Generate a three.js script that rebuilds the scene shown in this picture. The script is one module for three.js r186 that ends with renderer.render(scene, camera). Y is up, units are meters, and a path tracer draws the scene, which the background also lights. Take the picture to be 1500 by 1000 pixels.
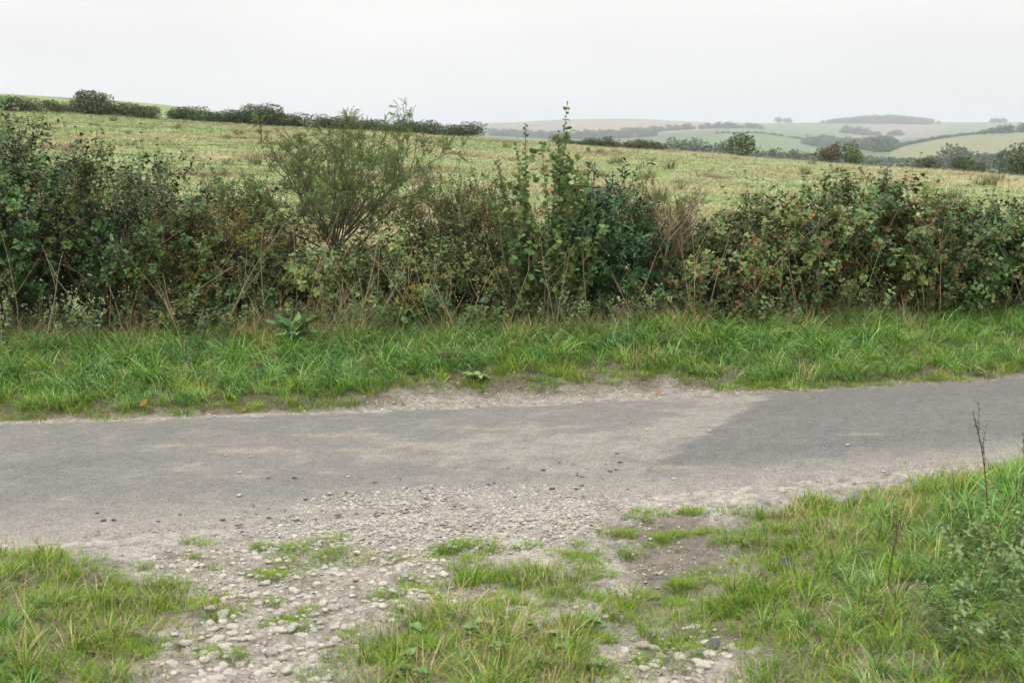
import * as THREE from 'three';
import { createNoise2D, createNoise3D } from 'simplex-noise';
import { mergeVertices } from 'three/addons/utils/BufferGeometryUtils.js';

// ---------------------------------------------------------------- camera, sky, sun, exposure
const scene = new THREE.Scene();
const camera = new THREE.PerspectiveCamera(29.487, 1.5, 0.1, 14000);
camera.position.set(0, 2.1, 0);
camera.rotation.x = -0.15146;
camera.focus = 11;
camera.userData.fStop = 5;
const renderer = new THREE.WebGLRenderer();
renderer.toneMapping = THREE.LinearToneMapping;
renderer.toneMappingExposure = 1.2;
renderer.shadowMap.enabled = true;

const rand = (seed) => () => { seed = (seed + 0x6d2b79f5) | 0; let t = Math.imul(seed ^ (seed >>> 15), 1 | seed); t = (t + Math.imul(t ^ (t >>> 7), 61 | t)) ^ t; return ((t ^ (t >>> 14)) >>> 0) / 4294967296; };
const n2 = createNoise2D(rand(11)), n3 = createNoise3D(rand(12));

{ // an overcast sky: even cloud, brighter towards the zenith as overcast skies are, faint soft streaks
  const W = 512, H = 256, data = new Float32Array(W * H * 4);
  for (let j = 0; j < H; j++) for (let i = 0; i < W; i++) {
    const up = ((j + 0.5) / H - 0.5) * Math.PI, az = ((i + 0.5) / W) * 2 * Math.PI, s = Math.max(0, Math.sin(up)), c = Math.cos(up);
    const x = Math.cos(az) * c, z = Math.sin(az) * c;
    const cl = n3(x * 2.2, s * 14, z * 2.2) * 0.6 + n3(x * 5 + 7, s * 36, z * 5) * 0.4;
    const L = 0.775 * (1 + 1.9 * Math.max(0, s - 0.08)) * (1 + 0.07 * cl), o = (j * W + i) * 4;
    data[o] = L * 1.01; data[o + 1] = L * 1.0; data[o + 2] = L * 0.98; data[o + 3] = 1;
  }
  const t = new THREE.DataTexture(data, W, H, THREE.RGBAFormat, THREE.FloatType);
  t.mapping = THREE.EquirectangularReflectionMapping; t.magFilter = THREE.LinearFilter; t.needsUpdate = true;
  scene.background = t; scene.environment = t;
}
const sun = new THREE.DirectionalLight(new THREE.Color(1, 0.975, 0.94), 1.5);
sun.position.set(-16, 60, 9); sun.castShadow = true; sun.shadow.radius = 45;
Object.assign(sun.shadow.camera, { left: -40, right: 40, top: 40, bottom: -40, far: 200 });
scene.add(sun); scene.add(sun.target); sun.target.position.set(0, 0, -12);
scene.fog = new THREE.FogExp2(0xd9e2e8, 0.00022);

// ---------------------------------------------------------------- helpers
const V = (x, y, z) => new THREE.Vector3(x, y, z);
const clamp = (x, a = 0, b = 1) => Math.min(b, Math.max(a, x)), mix = (a, b, t) => a + (b - a) * t;
const ss = (a, b, x) => { const t = clamp((x - a) / (b - a)); return t * t * (3 - 2 * t); };
const mixC = (a, b, t) => [mix(a[0], b[0], t), mix(a[1], b[1], t), mix(a[2], b[2], t)];
const pick = (r, list) => list[Math.min(list.length - 1, Math.floor(r() * list.length))];
const rr = (r, [a, b]) => a + (b - a) * r();
const fbm = (x, y) => n2(x, y) * 0.55 + n2(x * 2.1 + 5, y * 2.1) * 0.28 + n2(x * 4.3, y * 4.3 + 9) * 0.17;
const inPoly = (P, x, y) => { let inside = false; for (let i = 0, j = P.length - 1; i < P.length; j = i++) { const [a, b] = P[i], [c, d] = P[j]; if ((b > y) !== (d > y) && x < ((c - a) * (y - b)) / (d - b) + a) inside = !inside; } return inside; };
const edgeDist = (P, x, y) => { let m = 1e9; for (let i = 0, j = P.length - 1; i < P.length; j = i++) { const [a, b] = P[i], [c, d] = P[j], t = clamp(((x - a) * (c - a) + (y - b) * (d - b)) / ((c - a) ** 2 + (d - b) ** 2)); m = Math.min(m, Math.hypot(x - a - t * (c - a), y - b - t * (d - b))); } return inPoly(P, x, y) ? m : -m; }; // > 0 inside
const interp = (T, x) => { if (x <= T[0][0]) return T[0][1]; for (let i = 1; i < T.length; i++) if (x <= T[i][0]) { const t = (x - T[i - 1][0]) / (T[i][0] - T[i - 1][0]); return mix(T[i - 1][1], T[i][1], t); } return T[T.length - 1][1]; };

class GB { // collects coloured triangles
  constructor() { this.p = []; this.c = []; this.i = []; this.uv = []; }
  v(x, y, z, c, u = 0, w = 0) { this.p.push(x, y, z); this.c.push(c[0], c[1], c[2]); this.uv.push(u, w); return this.p.length / 3 - 1; }
  t(a, b, c) { this.i.push(a, b, c); }
  q(a, b, c, d) { this.i.push(a, b, c, a, c, d); }
  build() {
    const g = new THREE.BufferGeometry();
    g.setAttribute('position', new THREE.Float32BufferAttribute(this.p, 3));
    g.setAttribute('color', new THREE.Float32BufferAttribute(this.c, 3));
    g.setAttribute('uv', new THREE.Float32BufferAttribute(this.uv, 2));
    g.setIndex(this.i); g.computeVertexNormals();
    return g;
  }
}
const used = new Map();
const numbered = (name) => { const k = used.get(name) ?? 0; used.set(name, k + 1); return k ? name + '_' + String(k).padStart(3, '0') : name; };
const shade = (o) => { o.traverse((m) => { if (m.isMesh) { m.castShadow = true; m.receiveShadow = true; } }); return o; };
function tag(o, label, category, group) { o.userData.label = label; o.userData.category = category; if (group) o.userData.group = group; return o; }
function thing(name, label, category, [x, y, z] = [0, 0, 0], group) { const o = new THREE.Group(); o.name = numbered(name); o.position.set(x, y, z); scene.add(o); return tag(o, label, category, group); }
function part(name, geo, mat, parent) { const m = new THREE.Mesh(geo, mat); m.name = name; parent.add(m); m.castShadow = m.receiveShadow = true; return m; }
function single(name, geo, mat, label, category, group) { const m = new THREE.Mesh(geo, mat); m.name = numbered(name); scene.add(m); m.castShadow = m.receiveShadow = true; return tag(m, label, category, group); }
function structure(name, geo, mat) { const m = new THREE.Mesh(geo, mat); m.name = numbered(name); m.userData.kind = 'structure'; m.receiveShadow = true; m.castShadow = true; scene.add(m); return m; }
// a mass of copies: list of [Matrix4, colour]
function copies(name, geo, mat, list, parent = null) {
  const m = new THREE.InstancedMesh(geo, mat, list.length), c = new THREE.Color();
  list.forEach(([mat4, col], k) => { m.setMatrixAt(k, mat4); m.setColorAt(k, c.setRGB(...(col ?? [1, 1, 1]))); });
  m.name = parent ? name : numbered(name); m.userData.kind = 'stuff'; m.castShadow = m.receiveShadow = true;
  (parent ?? scene).add(m); return m;
}
function stuff(name, label, category, variants, mat, lists) { // one mass, several shapes of copies
  const g = new THREE.Group(); g.name = numbered(name); g.userData = { kind: 'stuff', label, category }; scene.add(g);
  variants.forEach((geo, k) => lists[k].length && copies(name.replace(/s$/, '') + '_tuft', geo, mat, lists[k], g));
  return g;
}
const _q = new THREE.Quaternion(), _q2 = new THREE.Quaternion(), _up = V(0, 1, 0);
const place = (x, y, z, turn, s, tiltX = 0, tiltZ = 0, sy = s) => new THREE.Matrix4().compose(V(x, y, z), new THREE.Quaternion().setFromEuler(new THREE.Euler(tiltX, turn, tiltZ, 'YXZ')), V(s, sy, s));
const aim = (p, dir, roll, s) => { _q.setFromUnitVectors(_up, dir); _q2.setFromAxisAngle(_up, roll); return new THREE.Matrix4().compose(p, _q.clone().multiply(_q2), V(s, s, s)); };

// ---------------------------------------------------------------- the lie of the land (x to the east, d = -z away from the lane's near side)
const lin = (x, a, b) => (x < a ? a : x > b ? b : x);
const dF = (x) => { const q = lin(x, -6, 7); return 10.33 + 0.215 * x + 0.012 * (q * q + 2 * q * (x - q)); };   // far edge of the lane
const dN = (x) => { const q = lin(x, -6, 7); return 7.35 + 0.30 * x + 0.010 * (q * q + 2 * q * (x - q)); };    // near edge of the lane
const crest = [[-1, 95], [-0.39, 95], [-0.26, 100], [-0.156, 105], [-0.026, 110], [0.078, 112], [0.157, 108], [0.235, 100], [0.314, 88], [0.392, 75], [1, 70]];
const fieldH = (x, d) => {
  const dc = interp(crest, x / Math.max(d, 5)), over = Math.max(0, d - dc), xc = lin(x, -60, 45);
  let h = 0.3 - 0.011 * xc + 0.0183 * Math.min(d, 140) - 0.00056 * xc * Math.min(d, 120) + 0.10 * n2(x * 0.05, d * 0.05) * ss(15, 40, d) + 0.05 * n2(x * 0.3, d * 0.3);
  h -= over < 30 ? 0.0022 * over * over : 0.0022 * 900 + 0.132 * (over - 30);
  return h;
};
function ground(x, d) {
  const n = dN(x), f = dF(x), bump = 0.016 * n2(x * 3.1, d * 3.1) + 0.008 * n2(x * 9, d * 9);
  if (d < n) {
    const t = n - d;
    const bank = 0.30 * ss(1.0, 3.6, x - 0.25 * (d - 6)) * ss(0.0, 1.3, t) + 0.14 * ss(-1.2, -3.4, x) * ss(0, 0.9, t) + 0.05 * ss(0.6, 0, Math.abs(x + 0.1)) * ss(5.9, 5.2, d);
    const ruts = -0.03 * ss(0.35, 0, Math.abs(x - 0.72 - 0.1 * (d - 6))) * ss(0.2, 0.8, t);
    return bump * ss(-0.1, 0.5, t) + 0.012 * ss(0, 0.4, t) + bank + ruts + 0.004 * n2(x * 25, d * 25);
  }
  if (d < f) { const e = Math.min(d - n, f - d); return -0.05 * ss(0, 0.25, e) + 0.006 * n2(x * 7, d * 7) * ss(0.3, 0, e); }
  const t = d - f, verge = 0.07 * ss(0.05, 0.45, t - 0.25 * ss(2.6, 1, Math.abs(x - 0.6)) ) + 0.24 * ss(0.3, 2.0, t) + bump * 1.5 * ss(0.2, 0.8, t) + 0.012 * n2(x * 6, d * 6) * ss(0, 0.2, t);
  const k = ss(1.8, 5, t);
  return verge * (1 - k) + fieldH(x, d) * k;
}
// ---------------------------------------------------------------- textures: grain that repeats without a seam
function tileNoise(N, cells, seed) { const r = rand(seed), g = Float32Array.from({ length: cells * cells }, () => r()); return (i, j) => { const x = (i / N) * cells, y = (j / N) * cells, a = Math.floor(x), b = Math.floor(y), u = x - a, v = y - b, s = u * u * (3 - 2 * u), t = v * v * (3 - 2 * v), G = (p, q) => g[((q + cells) % cells) * cells + ((p + cells) % cells)]; return mix(mix(G(a, b), G(a + 1, b), s), mix(G(a, b + 1), G(a + 1, b + 1), s), t); }; }
function grain(N, f, repeat = 1) { // f(i, j) -> [r, g, b] in 0..1
  const data = new Uint8Array(N * N * 4);
  for (let j = 0; j < N; j++) for (let i = 0; i < N; i++) { const c = f(i, j), o = (j * N + i) * 4; for (let k = 0; k < 3; k++) data[o + k] = clamp(c[k]) * 255; data[o + 3] = 255; }
  const t = new THREE.DataTexture(data, N, N); t.wrapS = t.wrapT = THREE.RepeatWrapping; t.magFilter = THREE.LinearFilter; t.minFilter = THREE.LinearMipmapLinearFilter; t.repeat.set(repeat, repeat); t.needsUpdate = true; return t;
}
function cells(N, count, seed) { // distance to and number of the nearest of COUNT points, wrapped
  const r = rand(seed), S = Math.round(Math.sqrt(count)), P = Array.from({ length: S * S }, () => [r(), r(), r()]);
  return (i, j) => { const x = (i / N) * S, y = (j / N) * S, a = Math.floor(x), b = Math.floor(y); let best = 9, second = 9, id = 0; for (let q = -1; q <= 1; q++) for (let p = -1; p <= 1; p++) { const k = ((b + q + S) % S) * S + ((a + p + S) % S), [u, v, w] = P[k], e = Math.hypot(a + p + u - x, b + q + v - y); if (e < best) { second = best; best = e; id = w; } else if (e < second) second = e; } return [best, second, id]; };
}
const N = 1024;
const rc = cells(N, 130 * 130, 5), ra = tileNoise(N, 16, 6), rb = tileNoise(N, 64, 7), rd = tileNoise(N, 256, 71);
const roadGrain = grain(N, (i, j) => { const [e, s, id] = rc(i, j), g = 0.50 + 0.28 * (id - 0.5) * (id > 0.25 ? 1 : 1.5) + 0.08 * (ra(i, j) - 0.5) + 0.12 * (rb(i, j) - 0.5) - 0.15 * ss(0.12, 0, s - e) + 0.13 * (rd(i, j) - 0.5); return [g, g * 0.99, g * 0.975]; });
const roadBump = grain(N, (i, j) => { const [e, s] = rc(i, j), h = 0.55 * ss(0, 0.5, s - e) + 0.25 * rb(i, j) + 0.2 * ra(i, j); return [h, h, h]; });
const gc = cells(N, 70 * 70, 8), ga = tileNoise(N, 24, 9), gb = tileNoise(N, 110, 10), gd = tileNoise(N, 340, 101);
const soilGrain = grain(N, (i, j) => { const [e, s, id] = gc(i, j), g = 0.5 + 0.3 * (ga(i, j) - 0.5) + 0.35 * (gb(i, j) - 0.5) + 0.3 * (gd(i, j) - 0.5) + (id > 0.72 ? 0.22 * ss(0.45, 0.2, e) : 0); return [g, g * 0.985, g * 0.96]; });
const soilBump = grain(N, (i, j) => { const [e, , id] = gc(i, j), h = 0.4 * ga(i, j) + 0.35 * gb(i, j) + 0.15 * gd(i, j) + (id > 0.72 ? 0.3 * ss(0.45, 0.1, e) : 0); return [h, h, h]; });
const roadMat = new THREE.MeshStandardMaterial({ name: 'worn asphalt', vertexColors: true, map: roadGrain, bumpMap: roadBump, bumpScale: 0.0035, roughness: 0.88 });
const soilMat = new THREE.MeshStandardMaterial({ name: 'soil', vertexColors: true, map: soilGrain, bumpMap: soilBump, bumpScale: 0.014, roughness: 0.97 });
const turfMat = new THREE.MeshStandardMaterial({ name: 'turf', vertexColors: true, roughness: 1 });

// ---------------------------------------------------------------- where grass, stones and bare soil lie beside the lane
const zone = {
  leftGrass: [[-3.3, 6.37], [-2.61, 6.37], [-2.2, 6.28], [-1.81, 6.02], [-1.4, 5.78], [-1.37, 5.52], [-1.51, 5.39], [-1.41, 5.2], [-1.42, 4.95], [-1.35, 4.42], [-1.6, 2], [-9, 2], [-9, 5], [-6, 5.6]],
  midGrass: [[-0.8, 3.4], [-0.69, 4.42], [-0.7, 5.05], [-0.62, 5.35], [-0.4, 5.65], [-0.15, 5.56], [0.12, 5.6], [0.38, 5.35], [0.45, 5.05], [0.37, 4.42], [0.4, 3.4]],
  tuftA: [[-0.31, 5.97], [-0.2, 6.15], [0.03, 6.3], [0.27, 6.12], [0.43, 5.97], [0.38, 5.76], [0.16, 5.8], [-0.1, 5.86]],
  tuftB: [[0.38, 5.69], [0.49, 5.97], [0.66, 6.02], [0.65, 5.78], [0.46, 5.6]],
  rightGrass: [[11, 11], [5.11, 8.95], [3.34, 8.2], [2.78, 7.9], [2.25, 7.54], [1.72, 7.35], [1.33, 7.21], [1.12, 6.62], [1.11, 6.18], [0.82, 5.78], [0.63, 5.47], [0.79, 5.27], [0.95, 5.05], [0.89, 4.42], [1, 2], [11, 2]],
  tuftC: [[0.43, 5.2], [0.62, 5.39], [0.73, 5.31], [0.59, 5.05], [0.44, 4.42], [0.32, 4.42]],
  stones: [[-1.83, 6.45], [-1.2, 6.68], [-0.55, 6.74], [-0.24, 6.18], [-0.34, 5.69], [-0.63, 5.43], [-0.75, 5.05], [-0.76, 4.42], [-0.8, 3.4], [-1.5, 3.4], [-1.35, 4.42], [-1.41, 5.2], [-1.32, 5.6], [-1.45, 5.88], [-1.86, 6.18]],
  chips: [[-1.57, 6.87], [-1.08, 7.35], [-0.54, 7.65], [0.04, 7.7], [0.61, 7.5], [0.46, 7.0], [0.04, 6.51], [-0.39, 6.51], [-0.83, 6.62], [-1.26, 6.62]],
  soil: [[0.42, 7.0], [0.89, 7.14], [1.26, 7.0], [1.1, 6.51], [1.06, 6.07], [0.82, 5.78], [0.61, 5.52], [0.46, 5.6], [0.69, 5.97], [0.53, 6.51]],
  stonesB: [[0.52, 5.27], [0.77, 5.39], [0.89, 5.2], [0.9, 4.78], [0.81, 4.42], [0.8, 3.4], [0.45, 3.4], [0.47, 4.42]],
};
const grassCover = (x, d) => { // how thick the grass stands on the near side, 0..1
  const w = 0.09 * n2(x * 2.7, d * 2.7) + 0.06 * n2(x * 8, d * 8);
  let g = 0;
  for (const k of ['leftGrass', 'midGrass', 'tuftA', 'tuftB', 'rightGrass', 'tuftC']) g = Math.max(g, ss(-0.1, 0.16, edgeDist(zone[k], x, d) + w));
  return g;
};
const seamSide = (x, d) => { const t = (d - 7.76) / (10.93 - 7.76); return x - (0.63 + 1.65 * Math.pow(clamp(t, 0, 1.3), 0.92)) + 0.05 * n2(d * 2.5, 3) + 0.03 * n2(d * 9, x * 9); }; // > 0 on the newer surface

// a sheet on a grid of x lines and of shares between two edges
function sheet(xs, ws, at, height, color, tile) {
  const g = new GB(), W = xs.length;
  for (const w of ws) for (const x of xs) { const d = at(x, w); g.v(x, height(x, d, w), -d, color(x, d, w), x / tile, d / tile); }
  for (let j = 0; j + 1 < ws.length; j++) for (let i = 0; i + 1 < W; i++) g.q(j * W + i, j * W + i + 1, (j + 1) * W + i + 1, (j + 1) * W + i);
  return g.build();
}
const line = (a, b, step) => { const n = Math.max(1, Math.round((b - a) / step)); return Array.from({ length: n }, (_, i) => a + ((b - a) * i) / n); };
const xsNear = [...line(-60, -14, 4), ...line(-14, -5, 0.5), ...line(-5, -3.5, 0.1), ...line(-3.5, 4, 0.028), ...line(4, 6, 0.1), ...line(6, 15, 0.5), ...line(15, 61, 4)];
const K = 2; // the grain maps average one half
const C = { mud: [0.125, 0.105, 0.085], soil: [0.160, 0.138, 0.112], soilDark: [0.095, 0.078, 0.058], dust: [0.27, 0.247, 0.215], gravel: [0.235, 0.217, 0.193], thatch: [0.075, 0.07, 0.03], turf: [0.085, 0.105, 0.035] };
const kc = (c, f = 1) => [c[0] * K * f, c[1] * K * f, c[2] * K * f];
{ // the ground on the near side of the lane, running under its edge
  const ws = [...line(0, 0.62, 0.06), ...line(0.62, 1.0005, 0.0028)];
  structure('roadside_ground', sheet(xsNear, ws, (x, w) => mix(-14, dN(x) + 0.28, w), ground, (x, d) => {
    const g = grassCover(x, d), w = 0.1 * n2(x * 2, d * 2);
    let c = mixC(C.dust, C.gravel, ss(-0.4, 0.5, fbm(x * 1.5, d * 1.5)));
    c = mixC(c, C.mud, ss(-0.12, 0.12, edgeDist(zone.soil, x, d) + w));
    c = mixC(c, C.soil, 0.4 * ss(-0.15, 0.1, Math.max(edgeDist(zone.stones, x, d), edgeDist(zone.stonesB, x, d)) + w));
    c = mixC(c, C.soilDark, 0.55 * ss(0.1, 0.6, fbm(x * 3.3 + 8, d * 3.3)));
    c = mixC(c, C.soilDark, 0.6 * ss(0.0, 0.35, fbm(x * 5 + 3, d * 9)) * ss(1.3, 2, x));
    c = mixC(c, C.thatch, g * 0.85);
    return kc(c, 1 + 0.25 * fbm(x * 6, d * 6));
  }, 0.9), soilMat);
}
{ // the lane
  const ws = line(0, 1.0001, 1 / 110).concat([1]);
  const road = (x, d, w) => 0.012 + 0.03 * (1 - (2 * w - 1) ** 2) + 0.004 * n2(x * 1.3, d * 1.3) - 0.03 * ss(0.05, 0, w + 0.012 * n2(x * 4, 1)) - 0.03 * ss(0.95, 1, w);
  const old = [0.178, 0.170, 0.158], dark = [0.130, 0.128, 0.124], newer = [0.132, 0.130, 0.125], dusty = [0.258, 0.239, 0.208], tan = [0.32, 0.27, 0.195];
  const spots = [[-1.72, 8.6, 0.34, 0.09], [-1.05, 8.62, 0.22, 0.05], [-0.7, 8.75, 0.25, 0.06], [-0.45, 8.4, 0.16, 0.05], [-2.3, 8.75, 0.25, 0.06], [1.05, 8.16, 0.2, 0.06], [-1.3, 9.1, 0.4, 0.07], [-0.1, 9.3, 0.35, 0.06], [2.5, 9.1, 0.2, 0.05]];
  structure('lane', sheet(xsNear, ws, (x, w) => mix(dN(x) - 0.04 + 0.05 * n2(x * 1.7, 4) + 0.03 * n2(x * 6, 4), dF(x) + 0.03 * n2(x * 1.5, 8) + 0.02 * n2(x * 5, 2), w), road, (x, d, w) => {
    const along = x * 0.95 + (d - 9) * 0.25, across = w * 2.9, f1 = fbm(along * 0.5, across * 1.1), f2 = fbm(along * 1.7 + 20, across * 2.2), side = seamSide(x, d);
    let c = mixC(old, dark, 0.6 * ss(0.15, 0.9, 0.6 * f1 + 0.45 * Math.exp(-(((w - 0.86) / 0.07) ** 2)) * ss(1.2, -1, x) + 0.5 * Math.exp(-(((w - 0.5) / 0.16) ** 2)) * ss(-1.2, -2.6, x)));
    c = mixC(c, dusty, 0.75 * ss(-0.1, 0.65, f2 * 0.8 + 0.9 * Math.exp(-(((x - 0.15) / 1.1) ** 2) - (((d - 8.6) / 0.6) ** 2)) + 0.9 * Math.exp(-(((side + 0.2) / 0.4) ** 2)) * ss(0.25, 0.55, w) - 0.2));
    c = mixC(c, mixC(newer, dark, ss(0.1, 0.7, f1)), 0.92 * ss(-0.03, 0.03, side + 0.03 * fbm(x * 7, d * 7)));
    c = mixC(c, dusty, 0.3 * ss(0.1, 0.6, f2) * ss(0.6, 0.1, side) * ss(0.02, 0.2, side) * ss(0.5, 0.2, w));
    c = mixC(c, dusty, 0.85 * ss(0.24, 0.02, w + 0.07 * f2));
    c = mixC(c, dusty, 0.5 * ss(0.95, 1, w + 0.03 * f2) * ss(2.4, 1.8, x));
    for (const [sx, sd, a, b] of spots) { const e = Math.hypot((x - sx - 0.4 * (d - sd)) / a, (d - sd) / b) + 0.9 * fbm(x * 4, d * 9); c = mixC(c, tan, 0.55 * ss(1.3, 0.3, e)); }
    return kc(c, 1 + 0.07 * f2 - 0.06 * Math.exp(-(((w - 0.3) / 0.07) ** 2)) - 0.05 * Math.exp(-(((w - 0.74) / 0.06) ** 2)) + 0.08 * n2(x * 17, d * 19) + 0.05 * n2(x * 5, d * 6));
  }, 0.8), roadMat);
}
const straw = (x, d) => ss(0.05, 0.65, 1.3 * fbm(x * 0.06 + 3, d * 0.05) + 0.45 * fbm(x * 0.25, d * 0.14) + 0.30 * ss(-2, 25, x) - 0.22 * ss(0, -25, x)); // where the field is dry
{ // verge and field beyond the lane
  const xs = [...line(-220, -60, 10), ...line(-60, -12, 2), ...line(-12, -5, 0.25), ...line(-5, 6.5, 0.045), ...line(6.5, 14, 0.25), ...line(14, 60, 2), ...line(60, 221, 10)];
  const ts = [...line(-0.3, 2.6, 0.04), ...line(2.6, 6, 0.2), ...line(6, 30, 0.8), ...line(30, 150, 2), 150];
  structure('field', sheet(xs, ts, (x, t) => (t < 6 ? dF(x) + t : mix(dF(x), mix(dF(clamp(x, -12, 14)), 11, 0.5), ss(6, 30, t)) + t), (x, d, t) => ground(x, d), (x, d, t) => {
    if (t > 3) { const s = straw(x, d); return kc(mixC(mixC([0.225, 0.30, 0.12], [0.35, 0.32, 0.19], s), [0.24, 0.17, 0.115], 0.5 * ss(0.28, 0.5, fbm(x * 0.12 + 40, d * 0.075)))); }
    const layby = ss(0.7, 0.1, t + 0.2 * n2(x * 2, d * 2)) * ss(2.0, 1.0, Math.abs(x - 0.35));
    let c = mixC(C.thatch, C.soilDark, ss(-0.2, 0.5, fbm(x * 2, d * 2)));
    c = mixC(c, C.soil, ss(0.22, 0.05, t + 0.1 * fbm(x * 3, d * 3)));
    c = mixC(c, C.gravel, 0.9 * Math.max(layby, ss(0.08, 0.02, t) * ss(2.2, 1.6, x)));
    return kc(c, 1 + 0.2 * fbm(x * 5, d * 5));
  }, 0.9), soilMat);
}

// ---------------------------------------------------------------- the hills beyond the valley: slope of the view (height over distance) by bearing and distance
const bearings = [-1.2, -0.6, -0.395, -0.263, -0.158, -0.058, 0.026, 0.079, 0.132, 0.184, 0.237, 0.289, 0.342, 0.395, 0.7, 1.3];
const P = (row) => row.map((e) => e / 1900); // slopes in 1900ths, as seen from the lane
const rows = [
  [118, P([-5, -5, -5, -5, -5, -15, -25, -40, -52, -65, -75, -88, -95, -100, -100, -100])],
  [150, P([60, 60, 48, 38, 14, -5, -22, -38, -52, -65, -75, -88, -95, -100, -100, -100])],
  [230, P([94, 87, 72, 55, 24, 5, -12, -25, -40, -54, -62, -72, -78, -80, -80, -80])],
  [320, P([75, 72, 58, 44, 20, 5, -10, -20, -30, -42, -50, -56, -58, -58, -55, -55])],
  [480, P([60, 55, 40, 24, 15, 2, -6, -12, -22, -30, -36, -40, -36, -30, -25, -25])],
  [640, P([45, 42, 30, 20, 12, 2, -4, -8, -16, -20, -22, -26, -18, -12, -5, -5])],
  [820, P([40, 35, 26, 20, 12, 4, -1, -4, -8, -10, -12, -5, 4, 8, 18, 20])],
  [950, P([38, 32, 24, 20, 13, 6, 1, 0, 2, -2, -10, 0, 12, 18, 27, 30])],
  [1250, P([35, 30, 22, 20, 14, 8, 4, 5, 12, 14, 4, 4, 6, 6, 24, 30])],
  [1500, P([35, 30, 22, 20, 15, 12, 10, 13, 18, 20, 12, 10, 14, 14, 26, 30])],
  [1900, P([35, 30, 24, 22, 19, 19, 22, 28, 26, 26, 22, 20, 22, 24, 28, 30])],
  [2300, P([35, 32, 26, 26, 24, 26, 32, 36, 31, 29, 30, 31, 30, 30, 32, 32])],
  [2800, P([25, 24, 22, 20, 20, 20, 24, 24, 22, 20, 22, 24, 24, 22, 24, 24])],
];
const far = (d) => (d <= 230 ? d : 230 + (d - 230) * 1.75); // the valley and hills stand back from the field
for (const row of rows) row[0] = far(row[0]);
const smoothRow = (row, b) => { let i = 0; while (i < bearings.length - 2 && b > bearings[i + 1]) i++; const t = clamp((b - bearings[i]) / (bearings[i + 1] - bearings[i])), a = row[Math.max(0, i - 1)], p = row[i], q = row[i + 1], z = row[Math.min(row.length - 1, i + 2)]; return p + 0.5 * t * (q - a + t * (2 * a - 5 * p + 4 * q - z + t * (3 * (p - q) + z - a))); };
function farH(x, d) {
  const b = x / d; let j = 0; while (j < rows.length - 2 && d > rows[j + 1][0]) j++;
  const t = ss(0, 1, clamp((d - rows[j][0]) / (rows[j + 1][0] - rows[j][0]))), e = mix(smoothRow(rows[j][1], b), smoothRow(rows[j + 1][1], b), mix(t, clamp((d - rows[j][0]) / (rows[j + 1][0] - rows[j][0])), 0.6));
  return 2.1 + e * d + 0.0006 * d * n2(x * 0.004, d * 0.004) * ss(150, 500, d);
}
// farmland by bearing and distance: [polygon, colour]
const G1 = [0.07, 0.105, 0.033], G2 = [0.085, 0.125, 0.04], TAN = [0.20, 0.17, 0.095], PLOUGH = [0.15, 0.125, 0.09], PALE = [0.27, 0.27, 0.12], WOOD = [0.05, 0.07, 0.035];
const plots = [
  [[[0.05, 1350], [0.19, 1600], [0.18, 2320], [0.04, 2350]], [0.21, 0.155, 0.095]], [[[-0.06, 1500], [0.05, 1500], [0.04, 2350], [-0.06, 2350]], PLOUGH],
  [[[0.13, 640], [0.255, 700], [0.235, 1180], [0.165, 1250], [0.12, 950]], [0.08, 0.13, 0.038]], [[[0.16, 1260], [0.25, 1200], [0.27, 2280], [0.18, 2300]], G2],
  [[[0.25, 1300], [0.33, 1400], [0.33, 2290], [0.27, 2290]], [0.165, 0.135, 0.10]], [[[0.33, 1300], [0.44, 1300], [0.44, 2300], [0.33, 2300]], G2],
  [[[0.28, 640], [0.47, 560], [0.47, 930], [0.36, 960], [0.29, 800]], [0.15, 0.155, 0.06]], [[[0.34, 960], [0.5, 940], [0.5, 1250], [0.34, 1200]], TAN],
  [[[0.355, 400], [0.5, 420], [0.5, 540], [0.36, 500]], [0.28, 0.25, 0.125]], [[[-0.5, 118], [-0.24, 118], [-0.24, 250], [-0.5, 260]], [0.15, 0.20, 0.07]],
];
for (const [poly] of plots) for (const q of poly) q[1] = far(q[1]);
function landColor(x, d) {
  const b = x / d, w = 0.006 * n2(x * 0.006, d * 0.006);
  let c = mixC(G1, WOOD, 0.5 * ss(-0.1, 0.5, n2(x * 0.008, d * 0.004)));
  for (const [P2, col] of plots) if (inPoly(P2, b + w, d)) c = col;
  const f = 1 + 0.12 * n2(x * 0.03, d * 0.03) + 0.1 * n2(x * 0.2, d * 0.2);
  return [c[0] * f, c[1] * f, c[2] * f];
}
{
  const g = new GB(), bs = [...line(-1.2, -0.45, 0.02), ...line(-0.45, 0.5, 0.0032), ...line(0.5, 1.3, 0.02), 1.3], ds = []; for (let d = 118; d < far(2850); d *= 1.014) ds.push(d);
  for (const d of ds) for (const b of bs) g.v(b * d, farH(b * d, d), -d, landColor(b * d, d));
  const W = bs.length; for (let j = 0; j + 1 < ds.length; j++) for (let i = 0; i + 1 < W; i++) g.q(j * W + i, j * W + i + 1, (j + 1) * W + i + 1, (j + 1) * W + i);
  structure('hills', g.build(), turfMat);
}
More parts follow.
